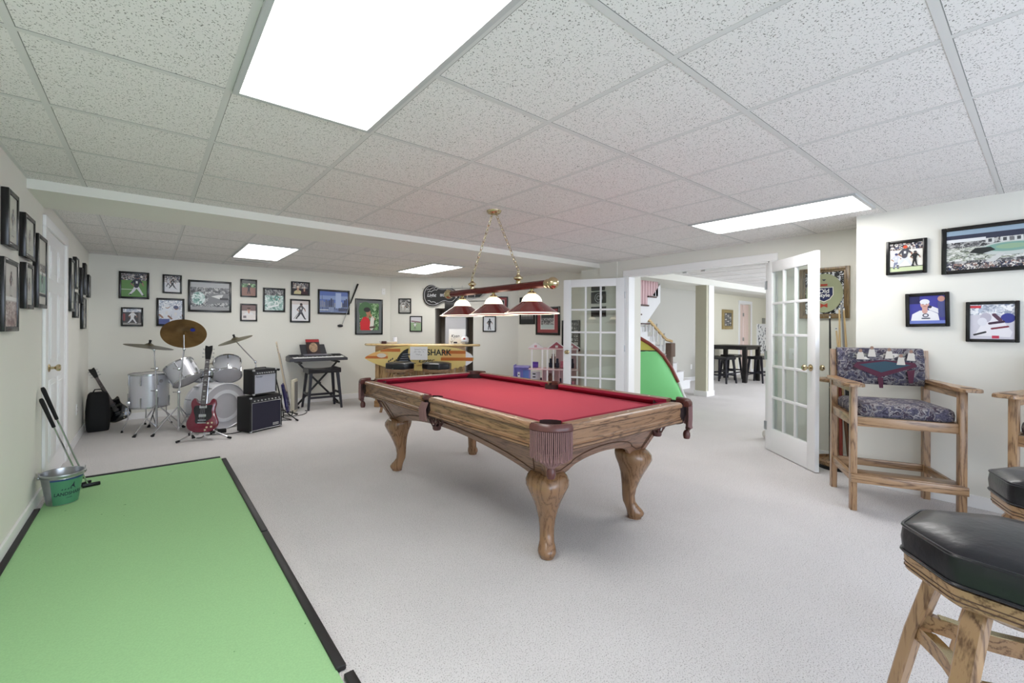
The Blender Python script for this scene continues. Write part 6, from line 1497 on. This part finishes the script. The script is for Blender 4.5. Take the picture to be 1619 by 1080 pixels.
cue(pi*1.35, at(1322, 520, X=5.12), 'shorter pale cue with brown butt in front of the rack', mat('brown butt', (92, 62, 40), 0.3))
t = thing('ball_set', 'red brown ball bag resting on the rack ring', 'bag', (5.00, 1.13, 0.832)); m = MB(mat('red brown leather', (140, 62, 48), 0.35)); m.ball((0, 0, 0.035), 0.045, 16, (1.1, 1, 0.78)); m.build('body', t)
m = MB(mat('cord dark', (60, 30, 28), 0.5)); m.cyl((0, 0, 0.065), (0, 0, 0.08), 0.014, n=12); m.build('neck', t)

# ================================================================== BEYOND THE DOORS
# arched pop-up play goal
GD = 7.2; g0 = at(1000, 900, D=GD); g = thing('play_goal', 'green and yellow arched pop-up play goal with brown rim beyond the doorway', 'play tent', (g0.x, g0.y, 0), -_yaw)
def gl(px, py): p = at(px, py, D=GD); return ((p - Vector((g0.x, g0.y, 0))).dot(_R), p.z)
rim = [gl(*p) for p in ((1087, 640), (1079, 622), (1072, 604), (1061, 581), (1049, 563), (1038, 552), (1026, 543), (1014, 536), (1003, 530), (985, 524), (960, 519), (930, 518))]
rim[0] = (rim[0][0], 0.0 + 0.01); fine = []
for i in range(len(rim) - 1):
    for k in range(4): fine.append((rim[i][0] + (rim[i+1][0] - rim[i][0])*k/4, rim[i][1] + (rim[i+1][1] - rim[i][1])*k/4))
fine.append(rim[-1]); zband = gl(1003, 555)[1]
m = MB(mat('tent green', (128, 212, 138), 0.6)); vs = []; fs = []; K = 10
for i, (x, zt_) in enumerate(fine):
    zt_ = min(zt_, zband)
    for k in range(K + 1): z = zt_*k/K; vs.append((x - 0.005, -0.05*sin(pi*k/K) + 0.012*sin(x*9 + z*3), max(z, 0.004)))
for i in range(len(fine) - 1):
    for k in range(K): a = i*(K+1) + k; fs.append([a, a + K + 1, a + K + 2, a + 1])
m.add(vs, fs); m.build('green_panel', g, True, 80)
up = [(x, z) for x, z in fine if z > zband]
m = MB(mat('tent yellow', (190, 184, 84), 0.6)); m.prism([(up[0][0], zband)] + up + [(up[-1][0], zband)], -0.005, 0.005, 'XZ'); m.build('yellow_panel', g, False)
m = MB(BLACK); m.prism([(up[-1][0], zband - 0.02), (up[0][0], zband - 0.002), (up[0][0], zband + 0.01), (up[-1][0], zband + 0.028)], -0.012, 0.008, 'XZ'); m.build('black_band', g, False)
m = MB(mat('tent rim brown', (126, 50, 36), 0.5)); m.tube([(x, 0, z) for x, z in fine[8:]], 0.030, 8); m.build('rim', g)
m = MB(mat('tent rim white', (220, 220, 222), 0.5)); m.tube([(x, 0, z + 0.02) for x, z in fine[:9]], 0.024, 8); m.build('rim_foot', g)
m = MB(mat('tent rim brown', (126, 50, 36), 0.5)); m.tube([(fine[-1][0], 0, 0.02), (fine[-1][0], 0, fine[-1][1])], 0.024, 8); m.build('side_pole', g)

# high dining table and stools in the far room
ESP = mat('espresso wood', (24, 20, 20), 0.35)
dt = thing('pub_table', 'tall black square table in the far room', 'table', (11.75, 4.85, 0), 0)
hw = 0.445
m = MB(ESP); m.bb(-hw, hw, -hw, hw, 0.855, 0.89, 0.006); m.build('tabletop', dt)
m = MB(ESP)
for s in (-1, 1): m.bb(-hw + 0.04, hw - 0.04, s*(hw - 0.05) - 0.012, s*(hw - 0.05) + 0.012, 0.79, 0.855); m.bb(s*(hw - 0.05) - 0.012, s*(hw - 0.05) + 0.012, -hw + 0.04, hw - 0.04, 0.79, 0.855)
m.build('apron', dt)
for sx in (-1, 1):
    for sy in (-1, 1): m = MB(ESP); m.bb(sx*(hw - 0.06) - 0.045, sx*(hw - 0.06) + 0.045, sy*(hw - 0.06) - 0.045, sy*(hw - 0.06) + 0.045, 0, 0.855, 0.004); m.build('leg', dt)
for (x, y, lb, rz) in ((10.97, 4.80, 'black saddle stool at the left side of the tall black table', 78), (11.80, 4.33, 'black saddle stool at the right side of the tall black table', 0), (11.95, 5.02, 'black saddle stool pushed right under the tall black table', 0)):
    saddle_stool('saddle_stool', lb, (x, y, 0), rad(rz), 0.64, 0.44, 0.34, 'stools around the tall black table')
frame('gold framed dark print on the far room wall', 12.69, 5.45, 1.56, 0.62, 0.54, 0, 'mosaic', border=0.09, fm=mat('gold frame', (176, 156, 110), 0.35, 0.4), depth=0.04)
t = thing('thermostat', 'small grey wall control beside the pink door in the far room', 'thermostat', (15.2, 5.45, 1.56)); m = MB(mat('thermostat grey', (150, 148, 140), 0.5)); m.bb(-0.10, 0.10, -0.03, 0, -0.085, 0.085, 0.008); m.build('body', t)
t = thing('wall_poster', 'large white sheet covered in dark scribbles on the far room wall', 'poster', (15.25, 5.45, 1.00), 0)
m = MB(PAPER); m.bb(-0.56, 0.58, -0.03, 0, -0.46, 0.46, 0.004); m.build('sheet', t, False)
m = MB(INK); rr = random.Random(9)
for k in range(60):
    x = rr.uniform(-.5, .5); z = rr.uniform(-.42, .42); pts = [(x, -0.032, z)]
    for j in range(4): x += rr.uniform(-.05, .05); z += rr.uniform(-.05, .05); pts.append((max(-.54, min(.54, x)), -0.032, max(-.44, min(.44, z))))
    m.tube(pts, 0.007, 4)
m.build('scribbles', t)
# plush bundle at the foot of the right door
t = thing('plush_toy', 'small white and grey plush toy at the foot of the right french door', 'toy', tuple(at(1214, 694, Z=0)[:2]) + (0,))
PL = mat('plush white', (214, 212, 208), 0.95, noise=(30, 0.2), bump=(80, 1.0))
m = MB(PL); m.ball((0, 0, 0.055), 0.06, 14, (1, 1, 0.9)); m.ball((0.005, 0, 0.14), 0.045, 14); m.build('body', t)
m = MB(mat('plush grey', (130, 126, 122), 0.95)); m.ball((-0.03, -0.03, 0.175), 0.018, 10); m.ball((0.03, 0.0, 0.18), 0.018, 10); m.ball((-0.045, -0.03, 0.03), 0.022, 10); m.build('ears_and_paw', t, label='grey ears and paw')

# dollhouse behind the left door
dh = thing('dollhouse', 'tall pink and white dollhouse against the wall behind the left french door', 'dollhouse', (5.015, 4.86, 0), rad(-50)); dh.scale = (0.93, 0.93, 0.97)
DW = mat('dollhouse white', (236, 232, 232), 0.45); DP = mat('dollhouse pink', (230, 196, 198), 0.5); DRs = mat('dollhouse roof', (176, 84, 100), 0.5); DPL = mat('dollhouse lavender', (160, 150, 214), 0.5); DB = mat('dollhouse blue', (120, 150, 214), 0.5)
xs0, xs1 = -0.30, 0.52
m = MB(DP)
for z in (0.0, 0.34, 0.655, 0.985): m.bb(xs0 if z < 0.9 else xs0, xs1, -0.15, 0.15, z, z + 0.022, 0.003)
m.build('floors', dh)
m = MB(DP)
for (x0, x1, z0, z1) in ((-0.08, xs1, 0.36, 0.66), (-0.08, xs1, 0.02, 0.34)): m.bb(x0, x1, 0.135, 0.15, z0, z1)
for x in (-0.08, 0.20, xs1 - 0.012): m.bb(x, x + 0.012, -0.05, 0.15, 0.02, 0.655)
m.bb(0.14, xs1, 0.135, 0.15, 0.675, 0.985); m.build('back_walls', dh, False)
m = MB(DW)
for z0, z1, xx in ((0.677, 0.985, (-0.26, -0.085, 0.0, 0.10, 0.30, 0.49)), (0.362, 0.655, (0.0, 0.10, 0.30, 0.49)), (0.022, 0.34, (-0.26, 0.0, 0.10, 0.30, 0.49))):
    for x in xx: m.bb(x, x + 0.026, -0.145, -0.12, z0, z1, 0.004)
m.build('columns', dh)
for (x0, x1, z0, h_) in ((-0.30, -0.07, 1.007, 0.075), (0.03, 0.30, 1.007, 0.105), (0.28, 0.54, 1.007, 0.09)):
    m = MB(DRs if x0 > 0 else DW); m.prism([(x0, z0), (x1, z0), ((x0+x1)/2, z0 + h_)], -0.13, 0.13, 'XZ'); m.use(DW)
    m.bar((x0 - 0.01, -0.14, z0), ((x0+x1)/2, -0.14, z0 + h_ + 0.005), 0.03, 0.014, up=(0, 0, 1)); m.bar((x1 + 0.01, -0.14, z0), ((x0+x1)/2, -0.14, z0 + h_ + 0.005), 0.03, 0.014); m.use(mat('dollhouse window', (214, 150, 160), 0.4) if x0 < 0 else DW); m.bb((x0+x1)/2 - 0.022, (x0+x1)/2 + 0.022, -0.134, -0.131, z0 + 0.01, z0 + 0.045)
    m.build('gable_roof', dh, False)
m = MB(DPL); m.bb(-0.55, -0.30, 0.135, 0.15, 0.36, 0.70); m.bb(-0.56, -0.55, -0.15, 0.15, 0.36, 0.72); m.bb(-0.56, -0.30, -0.15, 0.15, 0.685, 0.70); m.bb(-0.56, -0.30, -0.15, 0.15, 0.34, 0.36); m.bb(-0.56, -0.30, -0.10, 0.15, 0, 0.34); m.build('lavender_wing', dh, False, label='lavender side room')
m = MB(DB); m.bb(-0.43, -0.33, 0.128, 0.134, 0.40, 0.62); m.use(DW); m.bb(-0.50, -0.46, -0.05, 0.0, 0.36, 0.60); m.bb(-0.28, -0.13, 0.128, 0.134, 0.42, 0.60); m.use(BLACK)
for z in (0.40, 0.45, 0.50, 0.55): m.bb(-0.49, -0.47, -0.052, -0.05, z, z + 0.02)
for z in (0.45, 0.50, 0.55): m.bb(-0.26, -0.21, 0.126, 0.128, z, z + 0.02)
m.build('painted_fittings', dh, False)
fur = []
for (x, z) in ((-0.20, 0.68), (0.38, 0.36), (0.22, 0.02)): fur.append(('toy_sofa', x, -0.04, z, (0.10, 0.08, 0.05), (0.10, 0.02, 0.09), mat('doll purple', (96, 60, 150), 0.6)))
for (x, z) in ((0.06, 0.68), (0.17, 0.68), (0.42, 0.68), (-0.10, 0.36), (0.22, 0.36), (0.40, 0.02)): fur.append(('toy_dresser', x, 0.0, z, (0.06, 0.05, 0.08), (0.04, 0.03, 0.15), INK))
for (x, z) in ((0.33, 0.68), (0.25, 0.68), (-0.16, 0.36), (0.44, 0.36), (-0.20, 0.02)): fur.append(('toy_chair', x, -0.04, z, (0.05, 0.05, 0.05), (0.05, 0.012, 0.11), mat('doll pink', (214, 120, 140), 0.6)))
for (x, z) in ((0.10, 0.68), (0.36, 0.68), (0.05, 0.36), (0.30, 0.02)): fur.append(('toy_shelf', x, 0.08, z, (0.07, 0.04, 0.18), (0.05, 0.03, 0.22), mat('doll brown', (120, 84, 70), 0.6)))
doll_lab = {}
for i, (nm, x, y, z, a_, b_, mt_) in enumerate(fur):
    m = MB(mt_); m.box((0, 0, a_[2]/2), a_, bev=0.008); m.box((0, a_[1]/2 - b_[1]/2, b_[2]/2), b_, bev=0.006); o = m.build(nm, dh); o.location = (x, y, z + 0.004)
